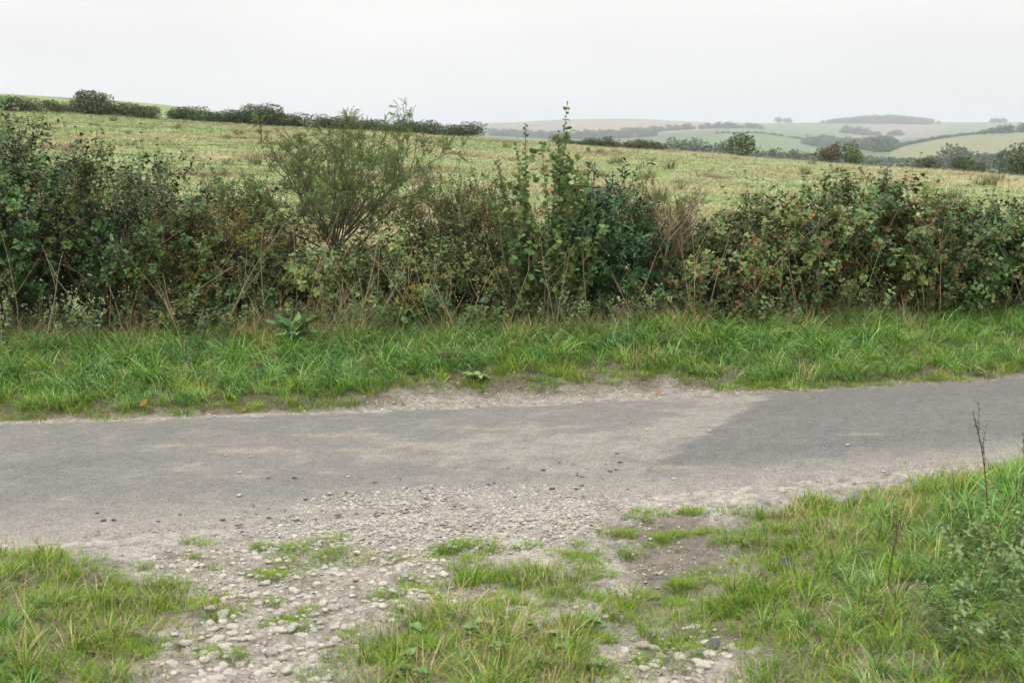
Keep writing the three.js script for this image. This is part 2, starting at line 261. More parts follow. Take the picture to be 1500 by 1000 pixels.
// ---------------------------------------------------------------- plant building blocks
const leafMat = new THREE.MeshPhysicalMaterial({ name: 'leaf', vertexColors: true, roughness: 0.92, specularIntensity: 0.5, transmission: 0.22, thickness: 0, side: THREE.DoubleSide });
const glossLeafMat = new THREE.MeshPhysicalMaterial({ name: 'waxy leaf', vertexColors: true, roughness: 0.5, specularIntensity: 0.65, side: THREE.DoubleSide });
const barkMat = new THREE.MeshStandardMaterial({ name: 'bark', vertexColors: true, roughness: 0.95 });
const grassMat = new THREE.MeshPhysicalMaterial({ name: 'grass', vertexColors: true, roughness: 0.9, specularIntensity: 0.5, transmission: 0.2, thickness: 0, side: THREE.DoubleSide });
const H = {
  mid: [0.115, 0.245, 0.020], yel: [0.22, 0.31, 0.03], blue: [0.095, 0.25, 0.06], pale: [0.275, 0.42, 0.13], straw: [0.52, 0.43, 0.21], tan: [0.34, 0.245, 0.11], rust: [0.17, 0.075, 0.03], lime: [0.155, 0.275, 0.014], dark: [0.07, 0.14, 0.02],
};
const jit = (r, c, a = 0.18) => { const f = 1 + (r() * 2 - 1) * a, h = (r() * 2 - 1) * a * 0.35; return [c[0] * f * (1 + h), c[1] * f, c[2] * f * (1 - h)]; };
const choose = (r, list) => { let s = 0; for (const [, w] of list) s += w; let k = r() * s; for (const [c, w] of list) if ((k -= w) <= 0) return c; return list[0][0]; };

function blade(g, r, x, z, L, w, az, lean, curl, col, n = 4) {
  let px = x, py = -0.01, pz = z, th = lean; const ca = Math.cos(az), sa = Math.sin(az), tw = az + 1.57 + (r() - 0.5) * 1.6, wx = Math.cos(tw), wz = Math.sin(tw); let a, b;
  for (let k = 0; k <= n; k++) {
    const t = k / n, h = (w / 2) * (t < 0.35 ? 0.75 + 0.7 * t : 1 - ((t - 0.35) / 0.65) ** 1.6);
    if (k === n) { const e = g.v(px, py, pz, col); g.t(a, b, e); break; }
    const c = g.v(px - wx * h, py, pz - wz * h, col), d = g.v(px + wx * h, py, pz + wz * h, col);
    if (k) g.q(a, b, d, c); a = c; b = d;
    px += (Math.sin(th) * ca * L) / n; pz += (Math.sin(th) * sa * L) / n; py += (Math.cos(th) * L) / n; th += curl / n;
  }
}
function tuft(seed, { n, R, L, w, lean, curl, comb = 0, cols, seg = 4 }) {
  const g = new GB(), r = rand(seed);
  for (let k = 0; k < n; k++) { const a = r() * 6.283, q = R * Math.sqrt(r()), out = r() < comb ? (r() - 0.5) * 1.5 : a + (r() - 0.5) * 1.4; blade(g, r, Math.cos(a) * q, Math.sin(a) * q, rr(r, L) * (0.6 + 0.4 * r()), rr(r, w), out, rr(r, lean), rr(r, curl), jit(r, choose(r, cols)), seg); }
  return g.build();
}
// a leaf from BASE along DIR, its upper side towards UP
function leaf(g, base, dir, up, L, W, col, { fold = 0.25, curl = 0.25, rows = 3, tip = 0.5, wave = 0, r = null } = {}) {
  const side = V().crossVectors(dir, up).normalize(), nor = V().crossVectors(side, dir).normalize(); let prev = null;
  const at = (t, s, h) => { const c = V().copy(base).addScaledVector(dir, L * t).addScaledVector(side, s).addScaledVector(nor, h - curl * L * t * t); return c; };
  for (let k = 0; k <= rows; k++) {
    const t = k / rows, hw = (W / 2) * Math.sin(Math.PI * Math.pow(clamp(t * 0.97 + 0.02), tip < 0.5 ? 0.7 : 1 / (2 * tip) + 0.0)) * (k === rows ? 0 : 1);
    const wv = wave ? wave * W * (r() - 0.5) : 0, m = at(t, 0, 0);
    if (k === 0 || k === rows) { const a = g.v(m.x, m.y, m.z, col); if (k && prev) { g.t(prev[0], prev[1], a); g.t(prev[1], prev[2], a); } if (!k) prev = [a, a, a]; continue; }
    const l = at(t, -hw, fold * hw + wv), q = at(t, hw, fold * hw - wv), cur = [g.v(l.x, l.y, l.z, col), g.v(m.x, m.y, m.z, col), g.v(q.x, q.y, q.z, col)];
    if (prev[0] === prev[1]) { g.t(prev[0], cur[1], cur[0]); g.t(prev[0], cur[2], cur[1]); } else { g.q(prev[0], prev[1], cur[1], cur[0]); g.q(prev[1], prev[2], cur[2], cur[1]); }
    prev = cur;
  }
}
function tube(g, path, r0, r1, col, sides = 4) {
  let ring = null; const n = path.length, T = V(), A = V(), B = V();
  for (let k = 0; k < n; k++) {
    T.subVectors(path[Math.min(n - 1, k + 1)], path[Math.max(0, k - 1)]).normalize(); A.set(Math.abs(T.y) > 0.9 ? 1 : 0, Math.abs(T.y) > 0.9 ? 0 : 1, 0).cross(T).normalize(); B.crossVectors(T, A);
    const rad = mix(r0, r1, k / (n - 1)), cur = [];
    for (let s = 0; s < sides; s++) { const a = (s / sides) * 6.283, c = Math.cos(a) * rad, e = Math.sin(a) * rad; cur.push(g.v(path[k].x + A.x * c + B.x * e, path[k].y + A.y * c + B.y * e, path[k].z + A.z * c + B.z * e, col)); }
    if (ring) for (let s = 0; s < sides; s++) g.q(ring[s], ring[(s + 1) % sides], cur[(s + 1) % sides], cur[s]);
    ring = cur;
  }
}
const rndDir = (r) => { const z = r() * 2 - 1, a = r() * 6.283, q = Math.sqrt(1 - z * z); return V(Math.cos(a) * q, z, Math.sin(a) * q); };
function wander(r, p, dir, L, steps, wiggle, lift = 0) { // a crooked path
  const path = [p.clone()], d = dir.clone().normalize(), q = p.clone();
  for (let k = 0; k < steps; k++) { d.addScaledVector(rndDir(r), wiggle); d.y += lift; d.normalize(); q.addScaledVector(d, L / steps); path.push(q.clone()); }
  return path;
}
// a sprig: a thin stem with leaves, growing along +y
function sprig(seed, { L, n, leafL, leafW, cols, stem = [0.16, 0.11, 0.06], three = false, rows = 3, tip = 0.5, fold = 0.25, curl = 0.3, spread = 1.0, bend = 0.25 }) {
  const g = new GB(), r = rand(seed), path = wander(r, V(0, 0, 0), V((r() - 0.5) * 0.3, 1, (r() - 0.5) * 0.3), L, 5, bend);
  tube(g, path, 0.0022, 0.0010, jit(r, stem), 3);
  for (let k = 0; k < n; k++) {
    const t = 0.12 + (0.88 * (k + 0.5)) / n, i = Math.min(4, Math.floor(t * 5)), p = path[i].clone().lerp(path[i + 1], t * 5 - i), ax = V().subVectors(path[i + 1], path[i]).normalize();
    const a = k * 2.4 + r() * 0.8, out = V(Math.cos(a), 0, Math.sin(a)); let dir = ax.clone().multiplyScalar(Math.cos(spread)).addScaledVector(out, Math.sin(spread)).addScaledVector(rndDir(r), 0.25).normalize();
    const up = ax.clone().addScaledVector(rndDir(r), 0.5).normalize(), col = jit(r, choose(r, cols), 0.25), s = 0.7 + 0.5 * r(), opt = { rows, tip, fold: fold * (0.5 + r()), curl: curl * r() };
    if (!three) { leaf(g, p, dir, up, leafL * s, leafW * s, col, opt); continue; }
    const side = V().crossVectors(dir, up).normalize(), e = p.clone().addScaledVector(dir, leafL * 0.6);
    tube(g, [p, e], 0.0012, 0.001, jit(r, stem), 3);
    leaf(g, e, dir, up, leafL * s, leafW * s, col, opt);
    for (const q of [-1, 1]) leaf(g, e, dir.clone().multiplyScalar(0.35).addScaledVector(side, q).normalize(), up, leafL * 0.8 * s, leafW * 0.85 * s, jit(r, col, 0.1), opt);
  }
  return g.build();
}
const S = {
  bramble: { L: 0.2, n: 8, leafL: 0.036, leafW: 0.027, three: true, cols: [[[0.042, 0.095, 0.021], 6], [[0.063, 0.126, 0.025], 5], [[0.087, 0.154, 0.034], 3], [[0.146, 0.148, 0.034], 1], [[0.112, 0.058, 0.019], 0.3]], stem: [0.13, 0.075, 0.045] },
  redBramble: { L: 0.2, n: 8, leafL: 0.038, leafW: 0.029, three: true, cols: [[[0.054, 0.114, 0.024], 5], [[0.092, 0.158, 0.037], 5], [[0.146, 0.156, 0.043], 1.6], [[0.120, 0.062, 0.022], 0.7], [[0.172, 0.109, 0.037], 0.5]], stem: [0.15, 0.08, 0.05] },
  haw: { L: 0.18, n: 13, leafL: 0.024, leafW: 0.019, rows: 2, cols: [[[0.080, 0.114, 0.025], 5], [[0.120, 0.129, 0.037], 5], [[0.146, 0.105, 0.037], 1.5], [[0.050, 0.081, 0.019], 3]], stem: [0.15, 0.12, 0.085] },
  darkLeaf: { L: 0.17, n: 9, leafL: 0.034, leafW: 0.025, cols: [[[0.038, 0.081, 0.022], 5], [[0.051, 0.100, 0.031], 5], [[0.071, 0.122, 0.037], 3], [[0.120, 0.117, 0.037], 0.7]], stem: [0.10, 0.075, 0.05] },
  privet: { L: 0.17, n: 12, leafL: 0.048, leafW: 0.018, cols: [[[0.025, 0.077, 0.019], 6], [[0.038, 0.104, 0.025], 4], [[0.058, 0.126, 0.034], 1.5]], tip: 0.5, stem: [0.07, 0.09, 0.04] },
  rose: { L: 0.2, n: 12, leafL: 0.034, leafW: 0.024, rows: 2, cols: [[[0.20, 0.24, 0.085], 5], [[0.14, 0.185, 0.055], 4], [[0.27, 0.29, 0.12], 2], [[0.22, 0.16, 0.06], 0.8]], stem: [0.2, 0.16, 0.09] },
  nettle: { L: 0.3, n: 14, leafL: 0.05, leafW: 0.026, cols: [[[0.13, 0.21, 0.075], 4], [[0.17, 0.25, 0.10], 4], [[0.21, 0.27, 0.11], 2]], stem: [0.12, 0.16, 0.06], spread: 1.25, bend: 0.12 },
  paleHaw: { L: 0.16, n: 14, leafL: 0.023, leafW: 0.018, rows: 2, cols: [[[0.112, 0.180, 0.042], 5], [[0.145, 0.220, 0.060], 5], [[0.17, 0.14, 0.06], 1.2], [[0.078, 0.128, 0.030], 3]], stem: [0.13, 0.11, 0.07] },
  fern: { L: 0.26, n: 26, leafL: 0.035, leafW: 0.013, rows: 2, cols: [[[0.086, 0.129, 0.034], 4], [[0.120, 0.156, 0.046], 4]], stem: [0.14, 0.18, 0.07], spread: 1.3, bend: 0.15 },
  deadTwig: { L: 0.3, n: 4, leafL: 0.02, leafW: 0.012, rows: 2, cols: [[[0.26, 0.15, 0.08], 3], [[0.3, 0.2, 0.11], 3]], stem: [0.30, 0.22, 0.14], bend: 0.3 },
};
const sprigs = {}; let sd = 500;
for (const k of Object.keys(S)) sprigs[k] = [0, 1, 2, 3].map(() => sprig(sd++, S[k]));
const matOf = { bramble: glossLeafMat, redBramble: glossLeafMat, darkLeaf: glossLeafMat, privet: glossLeafMat };

const tone = (r, a = 0.2) => { const f = 1 + (r() * 2 - 1) * a, h = (r() * 2 - 1) * a * 0.3; return [f * (1 + h), f, f * (1 - h)]; };
// a leafy bush filling an uneven round envelope: boughs from the foot, sprigs near the outside
function bush({ name = 'bramble_bush', label, category = 'bush', x, d, top, w, deep = 1.1, species, count = 700, boughs = 12, canes = 0, shoots = 0, seed, foot = null, gap = -0.1, bark = [0.11, 0.085, 0.06], box = 0.75, low = 0.12, leaves = 0 }) {
  const r = rand(seed), y0 = foot ?? ground(x, d) - 0.02, t = thing(name, label, category, [x, y0, -d]), h = top - y0, cy = h * 0.5, rx = w / 2, ry = h * 0.56, rz = deep / 2;
  const shell = (v, f) => { const e = 1 + 0.30 * n3(v.x * 1.8 + seed, v.y * 1.8, v.z * 1.8) + 0.20 * n3(v.x * 4, v.y * 4 + seed, v.z * 4), k = f * e, b = Math.pow(Math.abs(v.x) ** 2.6 + Math.abs(v.y) ** 2.6 + Math.abs(v.z) ** 2.6, -1 / 2.6) * box + (1 - box); return V(v.x * rx * k * b, Math.max(low * 0.5, cy + v.y * ry * k * b), v.z * rz * k * b); };
  const wood = new GB(), ends = [];
  for (let k = 0; k < boughs; k++) {
    const v = rndDir(r); v.y = Math.abs(v.y) * 0.9 + 0.1; const e = shell(v.normalize(), 0.9), p = V(v.x * rx * 0.35 * r(), -0.05, v.z * rz * 0.4 * r()), dir = e.clone().sub(p), path = wander(r, p, V(dir.x * 0.4, dir.y, dir.z * 0.4), dir.length(), 7, 0.14);
    path.forEach((q, i) => q.lerp(V().copy(p).lerp(e, i / 7), 0.55 * (i / 7)));
    tube(wood, path, 0.008 + 0.008 * r(), 0.003, jit(r, bark, 0.3), 4);
    for (let m = 0; m < 5; m++) { const i = 2 + Math.floor(r() * 5), q = wander(r, path[i], rndDir(r).add(V(0, 0.5, 0)), 0.25 + 0.3 * r(), 4, 0.3); tube(wood, q, 0.0035, 0.0015, jit(r, bark, 0.35), 3); ends.push(q[4]); }
  }
  if (boughs) part('branch_tangle', wood.build(), barkMat, t).userData.kind = 'stuff';
  const kinds = Object.entries(species);
  for (const [kind, share] of kinds) {
    const lists = [[], [], [], []];
    for (let k = 0, tries = 0; k < count * share && tries < count * 12; tries++) {
      const v = rndDir(r), f = r() < 0.72 ? 0.76 + 0.3 * r() : 0.3 + 0.45 * r(), p = shell(v, f);
      if (p.y < low || (f > 0.72 && n3(p.x * 2.6 + x, p.y * 3 + seed, p.z * 2.6) < gap) || (p.z > -0.1 * rz && r() < 0.92 * ss(0.55, 0.15, p.y / h + 0.25 * n2(p.x * 2 + x, seed)))) continue;
      const dir = v.clone().multiplyScalar(0.75).add(V(0, 0.45, 0)).addScaledVector(rndDir(r), 0.75).normalize();
      const cl = n3(p.x * 1.9 + x, p.y * 2.2, p.z * 1.9 + seed), hue = n3(p.x * 1.1 + 40, p.y * 1.3 + seed, p.z); lists[Math.floor(r() * 4)].push([aim(p, dir, r() * 6.283, 0.7 + 0.6 * r()), tone(r).map((f, i) => f * (1 + 0.38 * cl) * (1 + [0.3, 0.06, -0.15][i] * Math.max(-0.4, hue)))]); k++;
    }
    lists.forEach((l, q) => l.length && copies('foliage', sprigs[kind][q], matOf[kind] ?? leafMat, l, t));
  }
  for (let k = 0; k < canes; k++) { // long arching stems that stand out of the mass
    const g = new GB(), a = (r() - 0.5) * 2, p = V(a * rx * 0.9, low, rz * (0.6 + 0.5 * r())), L = 0.5 + 0.7 * r(), path = wander(r, p, V((r() - 0.5) * 1.2, 1.2, 0.35 * r()), L, 8, 0.1, -0.10 * r());
    tube(g, path, 0.0038, 0.0014, jit(r, choose(r, [[[0.42, 0.33, 0.2], 3], [[0.3, 0.2, 0.12], 2], [[0.18, 0.12, 0.07], 1]]), 0.2), 4);
    part('cane', g.build(), barkMat, t);
  }
  for (let k = 0; k < shoots; k++) { // young shoots above the top, leafy to the tip
    const g = new GB(), a = (r() - 0.5) * 1.7, v = V(a * 0.8, 0.8, (r() - 0.5) * 0.8).normalize(), p = shell(v, 0.75), path = wander(r, p, V((r() - 0.5) * 0.5, 1, (r() - 0.5) * 0.4), 0.3 + 0.45 * r(), 9, 0.13);
    tube(g, path, 0.003, 0.0014, jit(r, bark), 3);
    const S0 = S[kinds[0][0]];
    for (let m = 1; m <= 9; m++) for (let q = 0; q < 3; q++) { const an = m * 2.4 + q * 2.1, dv = V(Math.cos(an), 0.2 + 0.6 * r(), Math.sin(an)).normalize(); leaf(g, path[m], dv, V(0, 0.6, 0).addScaledVector(rndDir(r), 0.9), S0.leafL * (1.1 - 0.5 * (m / 9)), S0.leafW * (1 - 0.4 * (m / 9)), jit(r, choose(r, S0.cols), 0.2), { rows: 3 }); }
    part('shoot', g.build(), leafMat, t);
  }
  return shade(t);
}
// ---------------------------------------------------------------- the roadside hedge, bush by bush
bush({ x: -8.6, d: 11.60, top: 2.0, w: 2.3, deep: 1.5, species: { bramble: 0.6, haw: 0.4 }, count: 1240, seed: 21, label: 'dark bramble bush where the hedge runs on beyond the tall dark one' });
bush({ x: -6.7, d: 11.80, top: 2.05, w: 2.2, deep: 1.5, species: { darkLeaf: 0.6, bramble: 0.4 }, count: 1550, seed: 22, label: 'thick dark leaved bush next to the tallest bramble of the hedge' });
bush({ x: -4.85, d: 12.10, top: 1.98, w: 1.9, deep: 1.4, species: { darkLeaf: 0.55, bramble: 0.35, deadTwig: 0.1 }, count: 2945, boughs: 22, canes: 7, shoots: 16, seed: 23, label: 'dense blue green bush with leafy shoots rising above the hedge', gap: -0.18 });
bush({ x: -3.7, d: 12.25, top: 1.74, w: 1.6, deep: 1.3, species: { darkLeaf: 0.4, haw: 0.4, bramble: 0.12, deadTwig: 0.08 }, count: 2635, boughs: 24, canes: 6, shoots: 16, seed: 24, label: 'dark mixed bush with thin pale stems, between two bushes of the hedge' });
bush({ name: 'hawthorn_bush', x: -2.8, d: 12.50, top: 1.46, w: 1.35, deep: 1.2, species: { haw: 0.65, bramble: 0.15, rose: 0.1, deadTwig: 0.1 }, count: 2325, boughs: 30, canes: 5, shoots: 14, seed: 25, label: 'olive brown small leaved bush beside the open branched hawthorn', bark: [0.14, 0.10, 0.065] });
bush({ name: 'rose_bush', x: -2.0, d: 12.45, top: 0.98, w: 1.2, deep: 0.8, species: { rose: 0.6, nettle: 0.15, haw: 0.25 }, count: 961, boughs: 12, canes: 8, seed: 26, label: 'low pale green bush under the open branched hawthorn' });
bush({ name: 'rose_bush', x: -1.05, d: 12.50, top: 1.02, w: 1.1, deep: 0.8, species: { rose: 0.65, bramble: 0.15, nettle: 0.2 }, count: 930, boughs: 12, canes: 10, seed: 27, label: 'low pale green bush with tan dead stems, beside the small leaved thicket' });
bush({ name: 'blackthorn_bush', x: -0.42, d: 12.95, top: 1.5, w: 1.35, deep: 1.2, species: { haw: 0.7, rose: 0.25, deadTwig: 0.12 }, count: 2092, boughs: 34, canes: 5, shoots: 18, seed: 28, label: 'twiggy olive thicket with fine leaves beside the upright leafy sapling', bark: [0.10, 0.08, 0.065] });
bush({ name: 'evergreen_bush', x: 0.88, d: 12.85, top: 1.5, w: 0.95, deep: 0.95, species: { privet: 1 }, count: 1395, boughs: 8, canes: 2, seed: 29, label: 'glossy deep green bush between the leafy sapling and the dead bush', gap: -0.35 });
bush({ x: 2.65, d: 13.30, top: 1.26, w: 1.5, deep: 1.3, species: { redBramble: 0.75, rose: 0.15, deadTwig: 0.14 }, count: 1937, boughs: 20, canes: 12, shoots: 7, seed: 30, label: 'bramble bush with large leaves and reddish stems beside the dead bush', bark: [0.17, 0.095, 0.06] });
bush({ x: 3.75, d: 13.65, top: 1.44, w: 1.6, deep: 1.3, species: { redBramble: 0.5, bramble: 0.25, haw: 0.25, deadTwig: 0.12 }, count: 2092, boughs: 20, canes: 10, shoots: 18, seed: 31, label: 'bramble bush topped with many thin upright green shoots', bark: [0.16, 0.09, 0.06] });
bush({ x: 5.0, d: 13.85, top: 1.2, w: 1.7, deep: 1.3, species: { bramble: 0.6, redBramble: 0.3, haw: 0.1, deadTwig: 0.1 }, count: 2325, boughs: 16, canes: 9, shoots: 12, seed: 32, label: 'low dark bramble bush with a few brown leaves and pale dead stems' });
bush({ x: 6.5, d: 14.20, top: 1.45, w: 1.9, deep: 1.4, species: { bramble: 0.6, redBramble: 0.4 }, count: 1705, boughs: 14, canes: 4, seed: 33, label: 'bramble bush past the low dark one along the hedge' });
bush({ x: 8.3, d: 14.80, top: 1.55, w: 2.2, deep: 1.4, species: { bramble: 0.5, haw: 0.5 }, count: 1240, boughs: 12, seed: 34, label: 'small leaved bramble bush at the far end of the hedge' });
// the second, lower rank that closes the foot of the hedge
[[-3.15, 12.0, 0.72, 0.9, 'rose'], [0.05, 12.65, 0.8, 0.9, 'haw'], [1.95, 12.95, 0.85, 0.9, 'redBramble'], [4.35, 13.45, 0.75, 1.0, 'redBramble']]
  .forEach(([x, d, top, w, kind], k) => bush({ name: 'bramble_bush', x, d, top, w, deep: 0.7, species: { [kind]: 0.6, rose: 0.2, fern: 0.2 }, count: 330, boughs: 10, canes: 6, seed: 60 + k, gap: -0.2, label: ['low pale clump at the foot of the olive brown bush', 'low small leaved clump at the foot of the leafy sapling', 'low bramble clump at the foot of the dead bush', 'low bramble clump below the bush with many upright shoots'][k] }));

// a branching shrub that shows its limbs
function shrub({ name, label, x, d, h, spread, limbs, seed, bark, leafKind, leafEvery, twigCol, depth = 3, curve = 0.13, lean = 0, twigs = 7, r0 = 0.016, fan = 1, lift = 0.05, size = 0.5, leafSize = 0.6, foot = 0.1 }) {
  const r = rand(seed), y0 = ground(x, d) - 0.03, t = thing(name, label, 'bush', [x, y0, -d]), spots = [], fine = new GB();
  const trunk = new GB(); tube(trunk, wander(r, V(0, -0.05, 0), V(lean, 1, 0), 0.36 * h, 4, 0.06), r0 * 2.6, r0 * 1.8, bark, 6); part('trunk', trunk.build(), barkMat, t);
  const grow = (g, p, dir, L, rad, level) => {
    const path = wander(r, p, dir, L, 6, curve + 0.05 * level, lift);
    tube(g, path, rad, rad * 0.45, jit(r, level < 2 ? bark : twigCol, 0.25), level < 2 ? 5 : 3);
    if (level >= depth) { for (let k = 1; k <= 6; k++) spots.push([path[k], V().subVectors(path[k], path[k - 1]).normalize()]); return; }
    const n = level === 0 ? twigs : Math.max(3, twigs - 2);
    for (let k = 0; k < n; k++) { const i = 1 + Math.floor(r() * 5.99), ax = V().subVectors(path[i], path[i - 1]).normalize(), v = ax.multiplyScalar(0.9).addScaledVector(rndDir(r), 0.75).add(V(0, 0.15, 0)).normalize(); grow(level === 0 ? fine : fine, path[i], v, L * (0.32 + 0.24 * r()), rad * 0.5, level + 1); }
    if (level === 0) for (let k = 3; k <= 6; k++) spots.push([path[k], V(0, 1, 0)]);
  };
  for (let k = 0; k < limbs; k++) {
    const a = (k / limbs) * 6.283 * fan + r() * 0.5, tilt = spread * (0.15 + 0.85 * Math.sqrt((k * 0.618 + 0.3) % 1)), g = new GB();
    grow(g, V(lean * 0.2 * h, (foot + 0.14 * r()) * h, 0), V(Math.cos(a) * Math.sin(tilt) + lean * 0.4, Math.cos(tilt), Math.sin(a) * Math.sin(tilt) * 0.7), h * size * (0.85 + 0.3 * r()), r0 * (0.7 + 0.4 * r()), 0);
    part('limb', g.build(), barkMat, t);
  }
  part('twig_tangle', fine.build(), barkMat, t).userData.kind = 'stuff';
  const lists = [[], [], [], []];
  for (const [p, dir] of spots) if (r() < leafEvery) lists[Math.floor(r() * 4)].push([aim(p, dir.clone().addScaledVector(rndDir(r), 0.7).normalize(), r() * 6.28, leafSize * (0.75 + 0.6 * r())), tone(r)]);
  lists.forEach((l, q) => l.length && copies('foliage', sprigs[leafKind][q], matOf[leafKind] ?? leafMat, l, t));
  return shade(t);
}
shrub({ name: 'hawthorn_bush', label: 'open branched hawthorn with sparse small leaves rising above the hedge', x: -1.72, d: 12.65, h: 2.1, spread: 1.15, limbs: 24, size: 0.43, seed: 41, bark: [0.12, 0.10, 0.065], twigCol: [0.09, 0.08, 0.04], foot: 0.28, curve: 0.17, leafSize: 0.58, leafKind: 'paleHaw', leafEvery: 0.68, r0: 0.011, twigs: 5, lift: 0.035 });
shrub({ name: 'dead_bush', label: 'bare dead bush of tan twigs beside the glossy deep green bush', x: 1.5, d: 13.15, h: 1.5, spread: 0.75, limbs: 24, size: 0.48, seed: 42, bark: [0.40, 0.31, 0.21], twigCol: [0.33, 0.22, 0.145], leafKind: 'haw', leafEvery: 0.11, r0: 0.011, twigs: 6, curve: 0.09, lift: 0.10 });
{ // the leafy sapling: upright stems with broad leaves that can be told apart
  const r = rand(43), x = 0.3, d = 12.35, t = thing('leafy_sapling', 'upright sapling with broad rounded leaves, the tallest growth in the hedge', 'sapling', [x, ground(x, d) - 0.03, -d]);
  const shapes = [0, 1, 2, 3, 4, 5].map((k) => { const g = new GB(), q = rand(900 + k); leaf(g, V(0, 0, 0), V(0, 1, 0), V(0, 0, 1), 0.058, 0.045, jit(q, [[0.10, 0.175, 0.05], [0.135, 0.215, 0.065], [0.085, 0.155, 0.04], [0.18, 0.24, 0.08], [0.115, 0.19, 0.055], [0.25, 0.24, 0.09]][k], 0.1), { rows: 5, fold: 0.2, curl: 0.22, tip: 0.55 }); return g.build(); });
  const spots = [], rest = [[], [], [], [], [], []];
  for (let k = 0; k < 34; k++) {
    const tall = k < 16, h = [2.05, 1.88, 1.82, 1.74, 1.76, 1.7, 1.66, 1.72, 1.6, 1.62, 1.55, 1.6, 1.5, 1.64, 1.45, 1.52][k] * 1.07 || 0.7 + 0.85 * r(), px = tall ? [-0.02, -0.25, 0.2, 0.06, 0.36, -0.12, 0.14, 0.28, -0.32, 0.02, 0.44, -0.4, 0.32, 0.1, -0.2, 0.24][k] : (r() - 0.45) * 1.35, g = new GB();
    const path = wander(r, V(px * 0.35, 0, (r() - 0.5) * 0.25), V(px * 0.75, h, (r() - 0.5) * 0.5), h, 12, 0.055, 0.02);
    tube(g, path, 0.009, 0.0022, jit(r, [0.13, 0.11, 0.065], 0.2), 5); part('stem', g.build(), barkMat, t);
    for (let m = 0; m < 80; m++) { const u = 0.25 + (0.75 * (m + r())) / 80, i = Math.min(11, Math.floor(u * 12)), p = path[i].clone().lerp(path[i + 1], u * 12 - i), an = m * 2.4 + r(); spots.push([p, V(Math.cos(an), 0.5 + 1.1 * (r() - 0.5), Math.sin(an)).normalize(), (u > 0.85 ? 0.7 : 0.9) * (0.7 + 0.5 * r()), p.z + 0.6 * p.y]); }
    for (let b = 0; b < 5; b++) { const i = 3 + Math.floor(r() * 8), an = r() * 6.28, side = wander(r, path[i], V(Math.cos(an), 0.7, Math.sin(an)), 0.2 + 0.15 * r(), 5, 0.1), sg = new GB(); tube(sg, side, 0.0035, 0.0015, [0.13, 0.11, 0.065], 3); part('twig', sg.build(), barkMat, t); for (let m = 0; m < 8; m++) { const q = m * 2.4; spots.push([side[1 + (m % 5)], V(Math.cos(q), 0.4 + 1.0 * (r() - 0.5), Math.sin(q)).normalize(), 0.9 + 0.5 * r(), side[3].z + 0.6 * side[3].y]); } }
  }
  spots.sort((a, b) => b[3] - a[3]);
  spots.forEach(([p, dir, s], k) => {
    const X = V().crossVectors(dir, rndDir(r).addScaledVector(V(dir.x, 0.7, dir.z), 0.8)).normalize(), Z = V().crossVectors(X, dir);
    const mm = new THREE.Matrix4().makeBasis(X.multiplyScalar(s), dir.clone().multiplyScalar(s), Z.multiplyScalar(s)).setPosition(p), v = Math.floor(r() * 5.4);
    if (k < 260) { const l = part('leaf', shapes[v], leafMat, t); mm.decompose(l.position, l.quaternion, l.scale); } else rest[v].push([mm, [1, 1, 1]]);
  });
  rest.forEach((l, k) => l.length && copies('foliage', shapes[k], leafMat, l, t)); shade(t);
}
// pale dead stalks leaning out of the foot of the hedge
{
  const r = rand(77);
  for (let k = 0; k < 64; k++) {
    const x = -5.2 + 11.2 * r(), d = dF(x) + 1.5 + 0.5 * r(), g = new GB(), L = 0.4 + 0.75 * r(), n = r() < 0.4 ? 2 : 1, p = V(0, -0.03, 0), path = wander(r, p, V((r() - 0.5) * 1.1, 1, 0.25 * r()), L, 8, 0.09, -0.02);
    const col = jit(r, [0.40, 0.31, 0.19], 0.25); tube(g, path, 0.0034, 0.0014, col, 4);
    for (let b = 0; b < n + 1; b++) { const i = 3 + Math.floor(r() * 4); tube(g, wander(r, path[i], V(r() - 0.5, 0.7, (r() - 0.5) * 0.6), L * 0.35, 5, 0.12), 0.002, 0.0009, col, 3); }
    const m = single('dead_stalk', g.build(), barkMat, 'thin tan dead stalk leaning out of the foot of the hedge', 'stalk', 'dead stalks along the foot of the hedge'); m.position.set(x, ground(x, d), -d);
  }
}
// ---------------------------------------------------------------- grass
const tufts = {
  longs: [[101, 0.2], [102, 0.45], [103, 0.7], [104, 0.5]].map(([s, comb]) => tuft(s, { n: 44, R: 0.06, L: [0.32, 0.68], w: [0.006, 0.0125], lean: [0.05, 0.75], curl: [0.9, 2.5], comb, cols: [[H.mid, 4], [H.blue, 5], [H.dark, 1.5], [H.yel, 1.5], [H.pale, 7], [H.straw, 0.4]], seg: 5 })),
  mediums: [111, 112, 113, 114].map((s) => tuft(s, { n: 34, R: 0.07, L: [0.09, 0.2], w: [0.003, 0.0055], lean: [0.1, 0.8], curl: [0.2, 1.6], comb: 0.25, cols: [[H.mid, 5], [H.lime, 4], [H.yel, 2], [H.dark, 2], [H.straw, 0.7], [H.tan, 0.2]], seg: 3 })),
  shorts: [121, 122, 123].map((s) => tuft(s, { n: 40, R: 0.06, L: [0.035, 0.085], w: [0.0022, 0.004], lean: [0.1, 1.0], curl: [0.0, 1.2], cols: [[H.lime, 5], [H.yel, 4], [H.mid, 2], [H.straw, 1.0], [H.tan, 0.5]], seg: 3 })),
  dry: [131, 132].map((s) => tuft(s, { n: 16, R: 0.07, L: [0.18, 0.42], w: [0.002, 0.0042], lean: [0.05, 1.1], curl: [0.1, 1.6], cols: [[H.straw, 5], [H.tan, 2], [H.yel, 1]] })),
  broad: [141, 142].map((s) => tuft(s, { n: 14, R: 0.06, L: [0.22, 0.42], w: [0.008, 0.013], lean: [0.15, 0.8], curl: [0.5, 1.9], cols: [[H.blue, 4], [H.mid, 3], [H.pale, 1]], seg: 6 })),
};
